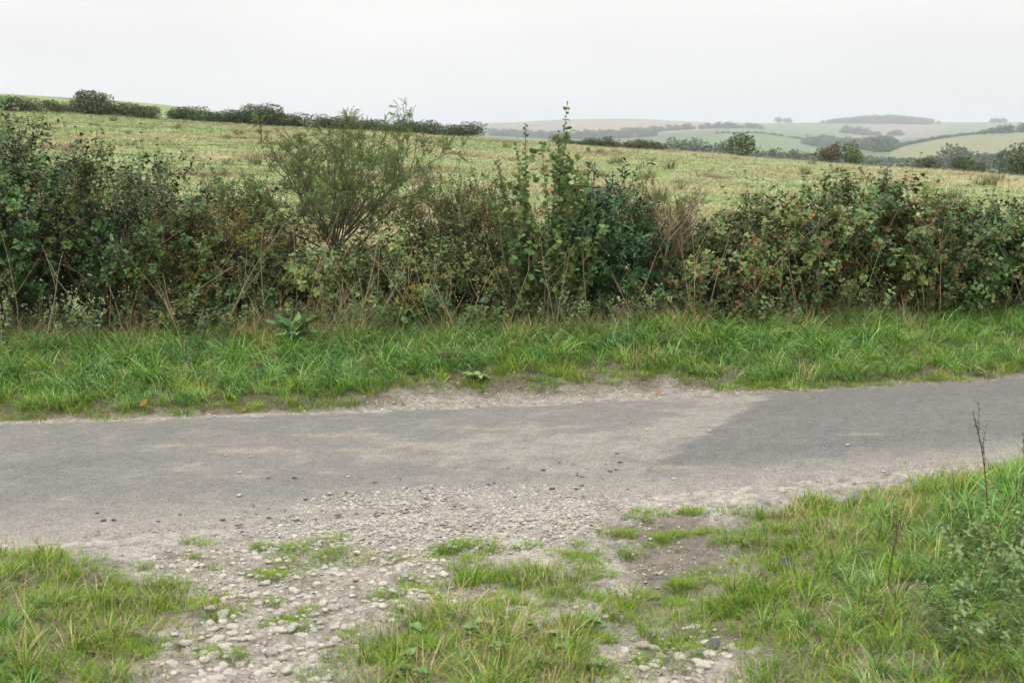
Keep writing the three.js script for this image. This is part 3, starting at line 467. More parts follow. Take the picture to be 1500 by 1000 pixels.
const bucket = (n) => Array.from({ length: n }, () => []);
{ // far verge
  const r = rand(201), L = bucket(4), M = bucket(4), D = bucket(2), Sh = bucket(3);
  for (let k = 0; k < 8200; k++) {
    const x = -9 + 19 * r(), t = 0.02 + 2.15 * r(), d = dF(x) + t, lay = 0.5 * ss(1.9, 0.9, Math.abs(x - 0.35)) + 0.12 * ss(1.4, 0.7, Math.abs(x + 1.7)), e = t - lay - 0.04 - 0.12 * n2(x * 1.7, 5) - 0.08 * n2(x * 6, 9);
    if (e < 0) continue;
    const y = ground(x, d) - 0.01, pt = n2(x * 1.4 + 60, d * 2.1), c = tone(r, 0.2).map((f, i) => 1.14 * f * (1 + (pt > 0 ? [0.35, 0.18, 0.1] : [0.12, 0.02, -0.45])[i] * pt)), turn = r() * 6.283, n = n2(x * 0.9 + 4, d * 1.3);
    if (e < 0.22) { if (r() < 0.85) Sh[k % 3].push([place(x, y, -d, turn, 0.8 + 0.7 * r()), c]); if (r() < 0.3) M[k % 4].push([place(x, y, -d, turn, 0.55 + 0.4 * r()), c]); continue; }
    if (r() < 0.06 + 0.16 * ss(0.2, 0.7, n)) D[k % 2].push([place(x, y, -d, turn, (0.6 + 0.5 * r()) * (1 + 0.9 * ss(1.5, 2.1, t) * ss(0, 0.5, n2(x * 1.2, 77)))), c]);
    if (t > 1.35 && n2(x * 1.2, 77) > 0.1 && r() < 0.3) D[k % 2].push([place(x, y, -d, turn, 0.9 + 0.7 * r()), c]);
    const tall = ss(0.1, 1.1, e) * (0.75 + 0.45 * n2(x * 1.9, d * 2.2)), hum = n2(x * 2.6 + 9, d * 3.4); if (hum < -0.25 && r() < 0.6) continue;
    // the long blades lie over towards the lane, more one way than the other
    if (r() < 0.35 + 0.6 * tall) L[k % 4].push([place(x, y, -d, (r() < 0.45 ? -1.57 : r() < 0.6 ? 3.3 : 0.2) + (r() - 0.5) * 1.6, (0.46 + 0.38 * r()) * (0.6 + 0.4 * tall) * (1 + 0.25 * hum) * (1 - 0.3 * ss(1.4, 2.0, t)), 0.25 * r()), c]);
    else M[k % 4].push([place(x, y, -d, turn, 0.8 + 0.6 * r()), c]);
  }
  stuff('verge_grass', 'long lush grass on the verge between lane and hedge', 'grass', [...tufts.longs, ...tufts.mediums, ...tufts.shorts, ...tufts.dry], grassMat, [...L, ...M, ...Sh, ...D]);
}
{ // near side
  const r = rand(202), L = bucket(4), M = bucket(4), D = bucket(2), Sh = bucket(3), B = bucket(2);
  for (let k = 0; k < 16500; k++) {
    const x = -4.2 + 9.2 * r(), d = 3.2 + 6.3 * r(); if (d > dN(x) - 0.05 + 0.06 * n2(x * 3, 2)) continue;
    const g = grassCover(x, d); if (r() > g * 1.05) continue;
    const y = ground(x, d) - 0.008, c = tone(r, 0.2).map((f) => f * 0.95), turn = r() * 6.283, n = n2(x * 1.1, d * 1.1);
    const deep = Math.max(edgeDist(zone.rightGrass, x, d) * 0.75, edgeDist(zone.leftGrass, x, d) * 0.8, edgeDist(zone.midGrass, x, d) * 1.2) + 0.1 * n, right = ss(1.7, 2.6, x - 0.15 * (d - 5));
    const hump = edgeDist(zone.midGrass, x, d) > -0.05, tall = ss(0.15, 1.0, deep) * ss(0.2, 1.6, dN(x) - d) * (hump ? 0.3 : 1);
    if (r() < 0.09 + 0.08 * tall + (hump ? 0.12 : 0)) D[k % 2].push([place(x, y, -d, turn, 0.35 + 0.5 * r()), c]);
    if (r() < 0.2 * tall * right) { B[k % 2].push([place(x, y, -d, turn, 0.55 + 0.45 * r()), c]); }
    if (r() < 0.38 * tall) L[k % 4].push([place(x, y, -d, turn, 0.26 + 0.3 * r() * (0.6 + 0.6 * right)), c]);
    else if (r() < 0.25 + 0.6 * tall) M[k % 4].push([place(x, y, -d, turn, 0.5 + 0.55 * r()), c]);
    else Sh[k % 3].push([place(x, y, -d, turn, 0.7 + 0.8 * r()), c]);
  }
  // small tufts dotted over the stony track
  const spots = []; for (let k = 0; k < 330; k++) spots.push([-1.9 + 3.1 * r(), 5.0 + 2.25 * r(), 0.02 + 0.07 * r() * r()]);
  for (const [sx, sd, sr] of spots) {
    if (sd > dN(sx) - 0.12 || edgeDist(zone.chips, sx, sd) > 0.12) continue; if (n2(sx * 1.6 + 30, sd * 1.6) < -0.15) continue;
    const c = tone(r, 0.15), n = 4 + Math.floor(sr * 160);
    for (let k = 0; k < n; k++) { const a = r() * 6.28, q = sr * Math.sqrt(r()), x = sx + Math.cos(a) * q * 1.5, d = sd + Math.sin(a) * q; Sh[k % 3].push([place(x, ground(x, d) - 0.005, -d, r() * 6.28, 0.45 + 0.5 * r()), c]); }
  }
  stuff('roadside_grass', 'short and long grass beside the stony track', 'grass', [...tufts.longs, ...tufts.mediums, ...tufts.shorts, ...tufts.dry, ...tufts.broad], grassMat, [...L, ...M, ...Sh, ...D, ...B]);
}
{ // the rough field: green grass with dry standing straw, thinner and coarser with distance
  const green = [151, 152, 153].map((s) => tuft(s, { n: 26, R: 0.16, L: [0.12, 0.3], w: [0.008, 0.014], lean: [0.1, 0.9], curl: [0.3, 1.6], cols: [[[0.23, 0.32, 0.12], 4], [[0.27, 0.36, 0.14], 4], [[0.36, 0.36, 0.18], 2]], seg: 3 }));
  const dryT = [161, 162, 163].map((s) => tuft(s, { n: 26, R: 0.16, L: [0.18, 0.42], w: [0.006, 0.011], lean: [0.2, 1.1], curl: [0.3, 1.3], cols: [[[0.47, 0.41, 0.25], 4], [[0.40, 0.335, 0.205], 3], [[0.33, 0.34, 0.15], 3]], seg: 3 }));
  const r = rand(203), A = bucket(3), B = bucket(3);
  for (let k = 0; k < 62000; k++) {
    const d = 14.5 + 105 * Math.pow(r(), 1.45), half = 0.47 * d + 2, x = (r() * 2 - 1) * half; if (d < dF(x) + 3.6 || d > interp(crest, x / d) + 12) continue;
    const s = straw(x, d), y = ground(x, d) - 0.02, sc = (0.8 + 0.6 * r()) * (0.85 + d / 55), brown = fbm(x * 0.12 + 40, d * 0.075) > 0.36, dry = (brown && r() < 0.6) || r() < 0.08 + 0.72 * s, b = brown && r() < 0.8;
    (dry ? B : A)[k % 3].push([place(x, y, -d, r() * 6.28, sc, 0, 0, (0.4 + 0.35 * r()) * (dry ? 1 : 0.65) * (0.9 + d / 130)), b ? [0.62, 0.5, 0.5] : tone(r, 0.15)]);
  }
  stuff('field_grass', 'rough pasture of green grass and dry straw beyond the hedge', 'grass', [...green, ...dryT], grassMat, [...A, ...B]);
}
{ // dark rushes and thistles dotted over the field
  const rush = [171, 172, 173].map((s) => tuft(s, { n: 70, R: 0.14, L: [0.3, 0.55], w: [0.008, 0.014], lean: [0.02, 0.5], curl: [0.0, 0.5], cols: [[[0.09, 0.125, 0.04], 3], [[0.13, 0.15, 0.05], 2], [[0.2, 0.13, 0.07], 1]], seg: 3 })), r = rand(207);
  for (let k = 0; k < 70; k++) { const d = 20 + 70 * r(), x = (r() * 2 - 1) * 0.42 * d; if (d > interp(crest, x / d) - 3 || d < dF(x) + 6) continue; const m = single('rush_clump', rush[k % 3], grassMat, 'small dark clump of rushes standing in the rough field', 'rushes', 'rush clumps in the field'); m.position.set(x, ground(x, d), -d); m.rotation.y = r() * 6; const s = 0.7 + 0.9 * r(); m.scale.set(s * 1.2, s * 0.8, s * 1.2); }
}
{ // leafy undergrowth at the foot of the hedge
  const r = rand(204), kinds = ['nettle', 'fern', 'rose', 'bramble'], lists = kinds.map(() => bucket(4));
  for (let k = 0; k < 800; k++) { const x = -7 + 15 * r(), d = dF(x) + 1.4 + 0.7 * r(), n = n2(x * 1.3, 40), q = n > 0.25 ? 0 : n > -0.15 ? 1 : n > -0.5 ? 2 : 3; lists[q][k % 4].push([aim(V(x, ground(x, d) + 0.05 + 0.22 * r(), -d), V((r() - 0.5) * 1.4, 0.8, 0.7 * r()).normalize(), r() * 6.28, 0.6 + 0.6 * r()), tone(r).map((f) => f * 0.8)]); }
  const g = new THREE.Group(); g.name = 'undergrowth'; g.userData = { kind: 'stuff', label: 'leafy weeds tangled along the foot of the hedge', category: 'undergrowth' }; scene.add(g);
  kinds.forEach((kind, q) => lists[q].forEach((l, v) => l.length && copies('weed', sprigs[kind][v], matOf[kind] ?? leafMat, l, g)));
}
// ---------------------------------------------------------------- stones
const stoneMat = new THREE.MeshStandardMaterial({ name: 'limestone', vertexColors: true, map: (() => { const t = soilGrain.clone(); t.repeat.set(0.6, 0.6); return t; })(), bumpMap: soilBump, bumpScale: 0.002, roughness: 0.95 });
function rock(seed, detail, angular, flat = 0.6) {
  let g = new THREE.IcosahedronGeometry(1, detail); g.deleteAttribute('normal'); g.deleteAttribute('uv'); g = mergeVertices(g, 1e-4);
  const p = g.attributes.position, r = rand(seed), cuts = Array.from({ length: angular }, () => [rndDir(r), 0.6 + 0.25 * r()]), v = V(), c = [], uv = [], ax = 0.75 + 0.5 * r();
  for (let i = 0; i < p.count; i++) {
    v.fromBufferAttribute(p, i); v.multiplyScalar(1 + 0.22 * n3(v.x * 1.1 + seed, v.y * 1.1, v.z * 1.1) + 0.07 * n3(v.x * 3, v.y * 3 + seed, v.z * 3));
    for (const [n, h] of cuts) { const over = v.dot(n) - h; if (over > 0) v.addScaledVector(n, -over * 0.9); }
    p.setXYZ(i, v.x, v.y * flat, v.z * ax); const f = K * (1 + 0.1 * n3(v.x * 2, v.y * 2, v.z * 2 + seed)); c.push(f, f * 0.99, f * 0.97); uv.push(v.x * 0.5 + v.y * 0.3 + seed * 0.37, v.z * 0.5 + v.y * 0.4);
  }
  g.setAttribute('color', new THREE.Float32BufferAttribute(c, 3)); g.setAttribute('uv', new THREE.Float32BufferAttribute(uv, 2)); g.computeVertexNormals(); return g;
}
const rounded = [1, 2, 3, 4, 5, 6, 7].map((s) => rock(300 + s, 1, 4, 0.55)), chipShapes = [1, 2, 3, 4, 5].map((s) => { const g = rock(320 + s, 1, 6, 0.5).toNonIndexed(); g.computeVertexNormals(); return g; });
const tones = [1.08, 0.95, 1.2, 0.8].map((f, k) => { const m = stoneMat.clone(); m.color.setRGB([0.37, 0.35, 0.33, 0.36][k] * f, [0.345, 0.325, 0.305, 0.325][k] * f, [0.315, 0.295, 0.275, 0.28][k] * f); return m; });
const stoneMats = tones; stoneMats.forEach((m) => { m.vertexColors = true; });
{
  const r = rand(210), all = [], chips = bucket(5), pebbles = bucket(7);
  for (let k = 0; k < 5200; k++) {
    const x = -2.0 + 3.1 * r(), d = 3.6 + 3.3 * r(), w = 0.08 * n2(x * 3, d * 3), e = Math.max(edgeDist(zone.stones, x, d), edgeDist(zone.stonesB, x, d)) + w; if (e < -0.12 || r() > ss(-0.12, 0.1, e)) continue;
    if (d > dN(x) - 0.05) continue;
    const near = ss(6.5, 5.0, d), s = (0.007 + 0.024 * Math.pow(r(), 2.6)) * (0.7 + 0.45 * near); all.push([s, x, d]);
  }
  // loose bigger stones along the grass edges
  for (const [x, d, s] of [[-0.8, 5.5, 0.03], [-1.0, 5.35, 0.042], [-1.12, 5.28, 0.038], [-1.2, 5.75, 0.036], [-1.05, 5.58, 0.04], [0.55, 5.25, 0.05], [0.6, 5.12, 0.04], [0.78, 5.02, 0.05], [0.42, 5.55, 0.03], [-0.4, 5.75, 0.04], [-0.27, 5.72, 0.03], [0.05, 5.62, 0.028], [0.33, 5.58, 0.032], [-0.62, 5.68, 0.036], [-0.5, 6.0, 0.04], [-0.55, 6.25, 0.04], [-0.35, 6.2, 0.035]]) all.push([s * 0.7, x, d]);
  all.sort((a, b) => b[0] / b[2] - a[0] / a[2]);
  const track = new THREE.Group(); track.name = 'stony_track'; track.userData = { kind: 'structure' }; scene.add(track);
  all.forEach(([s, x, d], k) => {
    const y = ground(x, d) + s * (0.16 - 0.3 * r()), turn = r() * 6.28, tx = (r() - 0.5) * 0.5, tz = (r() - 0.5) * 0.5, v = Math.floor(r() * 7);
    if (k < 300) { const m = part('stone', rounded[v], stoneMats[Math.floor(r() * 4)], track); m.position.set(x, y, -d); m.rotation.set(tx, turn, tz); m.scale.setScalar(s); } else pebbles[v].push([place(x, y, -d, turn, s, tx, tz), tone(r, 0.16).map((f, i) => f * [0.42, 0.395, 0.36][i])]);
  });
  // fine grit between the stones, chippings along the broken edge of the lane, grit in the passing place opposite
  const grit = (n, x0, x1, d0, d1, keep, size) => { for (let k = 0; k < n; k++) { const x = x0 + (x1 - x0) * r(), d = d0 + (d1 - d0) * r(); if (r() > keep(x, d)) continue; const s = size[0] + (size[1] - size[0]) * Math.pow(r(), 2.2), on = d > dN(x) && d < dF(x), w = clamp((d - dN(x)) / (dF(x) - dN(x))), y = on ? 0.012 + 0.03 * (1 - (2 * w - 1) ** 2) - 0.02 * ss(0.05, 0, w) : ground(x, d); chips[k % 5].push([place(x, y + s * 0.15, -d, r() * 6.28, s, (r() - 0.5) * 0.7, (r() - 0.5) * 0.7), tone(r, 0.25).map((f, i) => f * [0.36, 0.34, 0.31][i])]); } };
  grit(9000, -2.0, 1.0, 3.8, 6.9, (x, d) => 0.8 * ss(-0.2, 0.1, Math.max(edgeDist(zone.stones, x, d), edgeDist(zone.stonesB, x, d))), [0.004, 0.011]);
  grit(11000, -1.8, 0.9, 6.4, 7.85, (x, d) => ss(-0.16, 0.1, edgeDist(zone.chips, x, d) + 0.1 * n2(x * 3, d * 3)), [0.005, 0.015]);
  grit(2500, -0.6, 1.7, 5.4, 7.4, (x, d) => 0.55 * (1 - grassCover(x, d)), [0.004, 0.013]);
  grit(2600, -2.8, 3.2, 6.3, 8.6, (x, d) => ss(0.7, 0.0, Math.abs(d - dN(x) + 0.05)) * 0.5, [0.003, 0.011]);
  grit(3600, -1.8, 2.8, 9.9, 11.8, (x, d) => { const t = d - dF(x); return ss(-0.08, 0.05, t) * ss(0.85, 0.35, t + 0.15 * n2(x * 2, 1)) * ss(2.2, 1.3, Math.abs(x - 0.55)); }, [0.005, 0.013]);
  grit(1500, -5, 6, 9.2, 12.2, (x, d) => ss(0.14, 0.02, Math.abs(d - dF(x) - 0.06)) * 0.8, [0.006, 0.02]);
  pebbles.forEach((l, k) => l.length && copies('pebble_bed', rounded[k], stoneMat, l, track)); chips.forEach((l, k) => l.length && copies('chippings', chipShapes[k], stoneMat, l, track)); shade(track);
  // dark flints scattered on the lane
  const flint = stoneMat.clone(); flint.color.setRGB(0.085, 0.08, 0.073);
  for (let k = 0; k < 70; k++) { const x = -2.4 + 3.2 * Math.pow(r(), 0.8), d = dN(x) - 0.02 + 0.95 * Math.pow(r(), 1.7), s = 0.007 + 0.013 * r() * r(), w = (d - dN(x)) / (dF(x) - dN(x)), m = single('flint', chipShapes[k % 5], flint, 'small dark flint lying loose on the lane', 'stone', 'dark flints on the lane'); m.position.set(x, 0.016 + 0.03 * (1 - (2 * w - 1) ** 2) + s * 0.2, -d); m.rotation.set((r() - 0.5) * 0.3, (r() - 0.5) * 1.2, 0); m.scale.set(s * (0.9 + 0.8 * r()), s * 0.5, s * 0.8); }
  for (let k = 0; k < 16; k++) { const x = -2.2 + 4.6 * r(), d = dN(x) + 0.15 + 1.6 * r(), s = 0.008 + 0.01 * r(), w = (d - dN(x)) / (dF(x) - dN(x)), m = single('pale_stone', rounded[k % 7], stoneMats[2], 'small pale stone lying loose on the lane', 'stone', 'pale stones on the lane'); m.position.set(x, 0.016 + 0.03 * (1 - (2 * w - 1) ** 2) + s * 0.2, -d); m.rotation.y = r() * 6; m.scale.setScalar(s); }
  const slate = stoneMat.clone(); slate.color.setRGB(0.07, 0.078, 0.07);
  const sl = single('slate_stone', chipShapes[2], slate, 'dark grey flat stone among the pale stones by the grass', 'stone'); sl.position.set(0.84, ground(0.84, 5.2) + 0.012, -5.2); sl.scale.set(0.045, 0.018, 0.03); sl.rotation.set(0.3, 0.5, 0.15);
  const clodMat = stoneMat.clone(); clodMat.color.setRGB(0.12, 0.075, 0.06);
  const cl = single('earth_clod', rock(390, 2, 0, 0.85), clodMat, 'round reddish brown clod in the verge grass opposite', 'clod'); cl.position.set(-0.58, ground(-0.58, 11.25) + 0.09, -11.25); cl.scale.set(0.05, 0.042, 0.045);
}
// ---------------------------------------------------------------- single plants beside the lane
function rosette(name, label, category, x, d, { n, L, W, cols, seed, rise = 0.5, rows = 6, wave = 0.12, curl = 0.35, group, tip = 0.6 }) {
  const r = rand(seed), t = thing(name, label, category, [x, ground(x, d) - 0.01, -d], group);
  for (let k = 0; k < n; k++) { const g = new GB(), a = k * 2.4 + r() * 0.5, e = rise * (0.5 + 0.9 * r()), dir = V(Math.cos(a) * Math.cos(e), Math.sin(e), Math.sin(a) * Math.cos(e)), s = 0.65 + 0.5 * r(); leaf(g, V(0, 0.01, 0), dir, V(0, 1, 0).addScaledVector(rndDir(r), 0.2), L * s, W * s, jit(r, choose(r, cols), 0.15), { rows, wave, r, curl, fold: 0.3, tip }); part('leaf', g.build(), leafMat, t); }
  return t;
}
const dockG = [[[0.11, 0.21, 0.07], 5], [[0.14, 0.25, 0.09], 3], [[0.085, 0.165, 0.05], 2]];
rosette('dock_plant', 'dock plant with big upright pale green leaves in the verge', 'plant', -1.95, 11.55, { n: 17, L: 0.30, W: 0.12, cols: dockG, seed: 401, rise: 1.05, curl: 0.6, wave: 0.28, rows: 9 }).position.y += 0.08;
rosette('plantain', 'flat leaved plantain by the earth clod in the verge', 'plant', -0.72, 11.2, { n: 11, L: 0.14, W: 0.07, cols: [[[0.22, 0.32, 0.12], 3], [[0.17, 0.27, 0.09], 2]], seed: 402, rise: 0.6 });
rosette('plantain', 'broad leaved weed drooping onto the gravel of the passing place', 'plant', -0.3, 10.95, { n: 9, L: 0.15, W: 0.08, cols: [[[0.20, 0.30, 0.10], 3]], seed: 403, rise: 0.5 });
rosette('dock_plant', 'small dock in the long grass below the bramble with shoots', 'plant', 2.0, 12.1, { n: 9, L: 0.22, W: 0.08, cols: dockG, seed: 404, rise: 0.9 }).position.y += 0.05;
((r) => Array.from({ length: 16 }, () => [-0.48 + 0.92 * r(), 4.75 + 0.8 * r()]))(rand(419)).forEach(([x, d], k) => rosette('ground_weed', 'round leaved grey green weed in the grass hump between the wheel tracks', 'weed', x, d, { n: 12, L: 0.042, W: 0.034, cols: [[[0.15, 0.25, 0.08], 3], [[0.19, 0.28, 0.11], 2], [[0.12, 0.21, 0.06], 2]], seed: 420 + k, rise: 0.7, rows: 4, group: 'weeds on the hump between the wheel tracks' }).position.y += 0.02);
[[1.95, 5.35], [2.1, 5.1], [1.8, 5.05], [2.2, 5.55], [2.0, 4.9], [2.3, 5.3], [2.25, 6.1], [1.7, 4.85], [2.1, 5.75], [2.35, 5.6], [2.45, 5.9], [2.2, 4.95], [2.4, 5.15], [1.9, 4.75], [2.15, 5.4]].forEach(([x, d], k) => { // ferny weeds at the edge of the bank
  const r = rand(440 + k), t = thing('ferny_weed', 'finely cut grey green weed in the tall grass of the roadside bank', 'weed', [x, ground(x, d), -d], 'ferny weeds on the roadside bank');
  for (let m = 0; m < 12; m++) { const f = part('frond', sprigs[m % 3 ? 'nettle' : 'fern'][m % 4], leafMat, t), a = r() * 6.28, e = 0.5 + 0.7 * r(); f.quaternion.setFromUnitVectors(_up, V(Math.cos(a) * Math.cos(e), Math.sin(e), Math.sin(a) * Math.cos(e))); f.position.y = 0.06 * r(); f.scale.setScalar(0.45 + 0.4 * r()); }
});
const brown = [0.085, 0.05, 0.03];
function deadDock(x, d, h, seed, label, leanX, col = brown) { // a dry dock stalk with crusts of seed
  const r = rand(seed), t = thing('dead_dock', label, 'stalk', [x, ground(x, d), -d]), g = new GB(), path = wander(r, V(0, 0, 0), V(leanX, 1, 0.1), h, 10, 0.05); tube(g, path, 0.0045, 0.0018, col, 5); part('stem', g.build(), barkMat, t);
  for (let b = 0; b < 4; b++) { const i = 5 + b, q = wander(r, path[i], V(r() - 0.5, 1, r() - 0.5), 0.14 + 0.06 * r(), 5, 0.1), sg = new GB(); tube(sg, q, 0.002, 0.001, col, 3); for (let m = 0; m < 26; m++) { const p = q[1 + Math.floor(r() * 4.99)].clone().addScaledVector(rndDir(r), 0.006); leaf(sg, p, rndDir(r), rndDir(r), 0.008, 0.007, jit(r, col, 0.3), { rows: 2 }); } part('seed_spike', sg.build(), barkMat, t); }
}
deadDock(2.42, 6.35, 0.62, 461, 'dark brown dead dock stalk bending over the lane edge', -0.12);
deadDock(2.62, 6.5, 0.5, 462, 'second dark dead dock stalk behind the bending one', 0.15);
deadDock(1.72, 5.7, 0.36, 463, 'short upright stalk with a dark seed head in the grass', 0.02, [0.12, 0.085, 0.05]);
{ // fine dry grass stems with nothing on them
  const r = rand(470);
  [[2.25, 7.3, 0.42], [2.05, 5.5, 0.5], [1.9, 5.9, 0.38], [2.18, 6.2, 0.5], [2.3, 5.8, 0.55], [2.35, 6.9, 0.4], [1.55, 6.15, 0.35], [1.3, 5.6, 0.3], [2.1, 6.6, 0.4], [-0.55, 5.25, 0.24], [-0.42, 5.15, 0.28], [-0.3, 5.3, 0.24], [-0.62, 5.05, 0.26], [0.05, 5.2, 0.25], [0.3, 5.2, 0.22], [-2.4, 6.15, 0.22], [-2.2, 5.9, 0.2], [-1.9, 5.6, 0.22], [-2.0, 5.2, 0.25], [-1.75, 5.4, 0.2]].forEach(([x, d, h]) => { const g = new GB(), p = wander(r, V(0, 0, 0), V((r() - 0.5) * 0.9, 1, (r() - 0.5) * 0.5), h, 8, 0.08); tube(g, p, 0.0022, 0.0009, jit(r, H.straw, 0.2), 3); const m = single('dry_grass_stem', g.build(), barkMat, 'thin straw coloured grass stem standing above the roadside grass', 'stem', 'dry stems in the roadside grass'); m.position.set(x, ground(x, d), -d); });
}
{ // fallen leaves
  const r = rand(480), shape = [[0.32, 0.15, 0.05], [0.24, 0.13, 0.06], [0.36, 0.27, 0.14]].map((c, k) => { const g = new GB(); leaf(g, V(0, 0, -0.5), V(0, 0, 1), V(0, 1, 0), 1, 0.6, c, { rows: 5, fold: 0.5, curl: -0.3 + 0.3 * k, wave: 0.12, r }); return g.build(); });
  const put = (x, d, s, k, y = 0.015) => { const m = single('fallen_leaf', shape[k], leafMat, 'dry brown leaf lying where the verge grass meets the lane', 'leaf', 'fallen leaves along the verge'); m.position.set(x, ground(x, d) + y, -d); m.rotation.set((r() - 0.5) * 1.2, r() * 6.28, (r() - 0.5) * 0.9); m.scale.setScalar(s); };
  put(-2.9, 10.02, 0.085, 0, 0.05); put(-2.84, 9.99, 0.07, 1, 0.035);
  for (let k = 0; k < 26; k++) { const x = -3.8 + 8.2 * r(); put(x, dF(x) + 0.05 + 0.35 * r() * r(), 0.03 + 0.03 * r(), k % 3); }
  const dk = new GB(); leaf(dk, V(0, 0, -0.5), V(0, 0, 1), V(0, 1, 0), 1, 0.55, [0.045, 0.055, 0.04], { rows: 5, fold: 0.6, curl: 0.3 }); const m = single('dark_leaf', dk.build(), glossLeafMat, 'single dark curled leaf lying in the short grass', 'leaf'); m.position.set(1.35, ground(1.35, 6.1) + 0.05, -6.1); m.rotation.set(0.3, 1.4, 0.3); m.scale.setScalar(0.09);
}
{ // a stake in the field, a white bindweed flower in the hedge
  const g = new GB(); tube(g, [V(0, -0.2, 0), V(0.01, 0.4, 0), V(0.03, 0.8, 0)], 0.022, 0.018, [0.13, 0.10, 0.075], 6); const c = g.v(0.03, 0.805, 0, [0.13, 0.1, 0.075]); const n = g.p.length / 3 - 1; for (let s = 0; s < 6; s++) g.t(n - 6 + s, n - 6 + ((s + 1) % 6), c);
  const m = single('wooden_stake', g.build(), barkMat, 'thin dark wooden stake standing in the field behind the sapling', 'stake'); m.position.set(2.0, ground(2.0, 32), -32);
}
// ---------------------------------------------------------------- far trees and hedges
function crownGeo(seed, { lobes, quads, size, cols, flat = 1, squash = 0.85 }) { // leaf clumps through the volume of a crown about 1 high and 1 wide, foot at 0
  const g = new GB(), r = rand(seed), L = Array.from({ length: lobes }, (_, k) => { const v = rndDir(r), q = 0.26 * Math.cbrt(r()) + 0.08; return [V(v.x * q * 1.15, 0.5 + v.y * q * squash * 1.1, v.z * q * 1.15), 0.16 + 0.12 * r()]; });
  for (const [c, R] of L) { const tint = jit(r, choose(r, cols), 0.12); for (let k = 0; k < quads; k++) {
    const v = rndDir(r), p = c.clone().addScaledVector(v, R * (0.75 + 0.35 * r())); if (p.y < 0.02) continue; const a = rndDir(r).addScaledVector(v, 0.8).normalize(), b = V().crossVectors(a, rndDir(r)).normalize(), e = V().crossVectors(a, b), s = size * (0.6 + 0.8 * r()), col = jit(r, tint, 0.22);
    g.q(...[[-1, -0.4], [0.1, -1], [1, 0.3], [-0.1, 1]].map(([m, n]) => g.v(p.x + (b.x * m + e.x * n) * s, p.y + (b.y * m + e.y * n) * s * flat, p.z + (b.z * m + e.z * n) * s, col)));
  } }
  return g.build();
}
const dk = [[[0.06, 0.09, 0.033], 4], [[0.085, 0.115, 0.042], 3], [[0.11, 0.13, 0.05], 1]], brn = [[[0.10, 0.085, 0.045], 3], [[0.08, 0.085, 0.04], 2]], brt = [[[0.09, 0.125, 0.04], 3], [[0.12, 0.15, 0.05], 2]];
const crownMat = new THREE.MeshStandardMaterial({ name: 'far foliage', vertexColors: true, roughness: 0.9, side: THREE.DoubleSide });
const treeCrowns = [1, 2, 3, 4].map((s) => crownGeo(700 + s, { lobes: 16, quads: 46, size: 0.045, cols: dk })), brownCrowns = [1, 2].map((s) => crownGeo(720 + s, { lobes: 16, quads: 60, size: 0.035, cols: brn })), greenCrowns = [1, 2].map((s) => crownGeo(730 + s, { lobes: 16, quads: 60, size: 0.035, cols: brt }));
const bushCrowns = [1, 2, 3].map((s) => crownGeo(740 + s, { lobes: 20, quads: 90, size: 0.026, cols: dk, squash: 1 }));
const trunkGeo = (() => { const g = new GB(); tube(g, [V(0, -0.08, 0), V(0.01, 0.2, 0), V(0, 0.5, 0.01)], 0.035, 0.015, [0.09, 0.075, 0.06], 6); for (const [a, b] of [[0.22, 0.18], [-0.2, 0.14], [0.05, -0.2]]) tube(g, [V(0, 0.25, 0), V(a, 0.55, b)], 0.016, 0.006, [0.09, 0.075, 0.06], 5); return g.build(); })();
function tree(name, label, category, b, d0, h0, w0, crown, group, turn = 0) { const [x, y, d] = onLand(b, d0), k = d / d0, h = h0 * k, w = w0 * k; const t = thing(name, label, category, [x, y - 0.02 * h, -d], group); part('trunk', trunkGeo, barkMat, t).scale.set(w, h, w); const c = part('crown', crown, crownMat, t); c.scale.set(w * 1.2, h * 1.08, w * 1.2); c.rotation.y = turn; return t; }
const land = (x, d) => Math.max(d < 165 ? ground(x, d) : -1e9, d > 118 ? farH(x, d) : -1e9);
const onLand = (b, d0) => { const d = far(d0); return [b * d, land(b * d, d), d]; };
function hedgeRow(name, label, pts0, h0, step0, crowns, seed, category = 'hedge', wide = 1.6, vary = 0.35, dome = false) { // a hedge or belt of trees along a line of [bearing, distance]
  const r = rand(seed), pts = pts0.map(([b, d]) => [b, far(d)]), k0 = pts[0][1] / pts0[0][1], h = h0 * k0, step = step0 * k0, t = new THREE.Group(); t.name = numbered(name); scene.add(t); tag(t, label, category);
  const lists = crowns.map(() => []);
  for (let i = 0; i + 1 < pts.length; i++) { const [b0, d0] = pts[i], [b1, d1] = pts[i + 1], A = V(b0 * d0, 0, -d0), B = V(b1 * d1, 0, -d1), n = Math.ceil(A.distanceTo(B) / step); for (let k = 0; k < n; k++) { const p = A.clone().lerp(B, (k + r()) / n), x = p.x + (r() - 0.5) * step, d = -p.z + (r() - 0.5) * step, s = h * (1 - vary + 2 * vary * r()) * (dome ? 0.35 + 0.65 * Math.pow(Math.sin(Math.PI * clamp((i + (k + 0.5) / n) / (pts.length - 1), 0.02, 0.97)), 0.6) : 1), m = place(x, land(x, d) - 0.22 * s, -d, r() * 6.28, s * wide, 0, 0, s); lists[Math.floor(r() * crowns.length)].push([m, tone(r, 0.15)]); } }
  lists.forEach((l, k) => l.length && copies('foliage', crowns[k], crownMat, l, t)); return t;
}
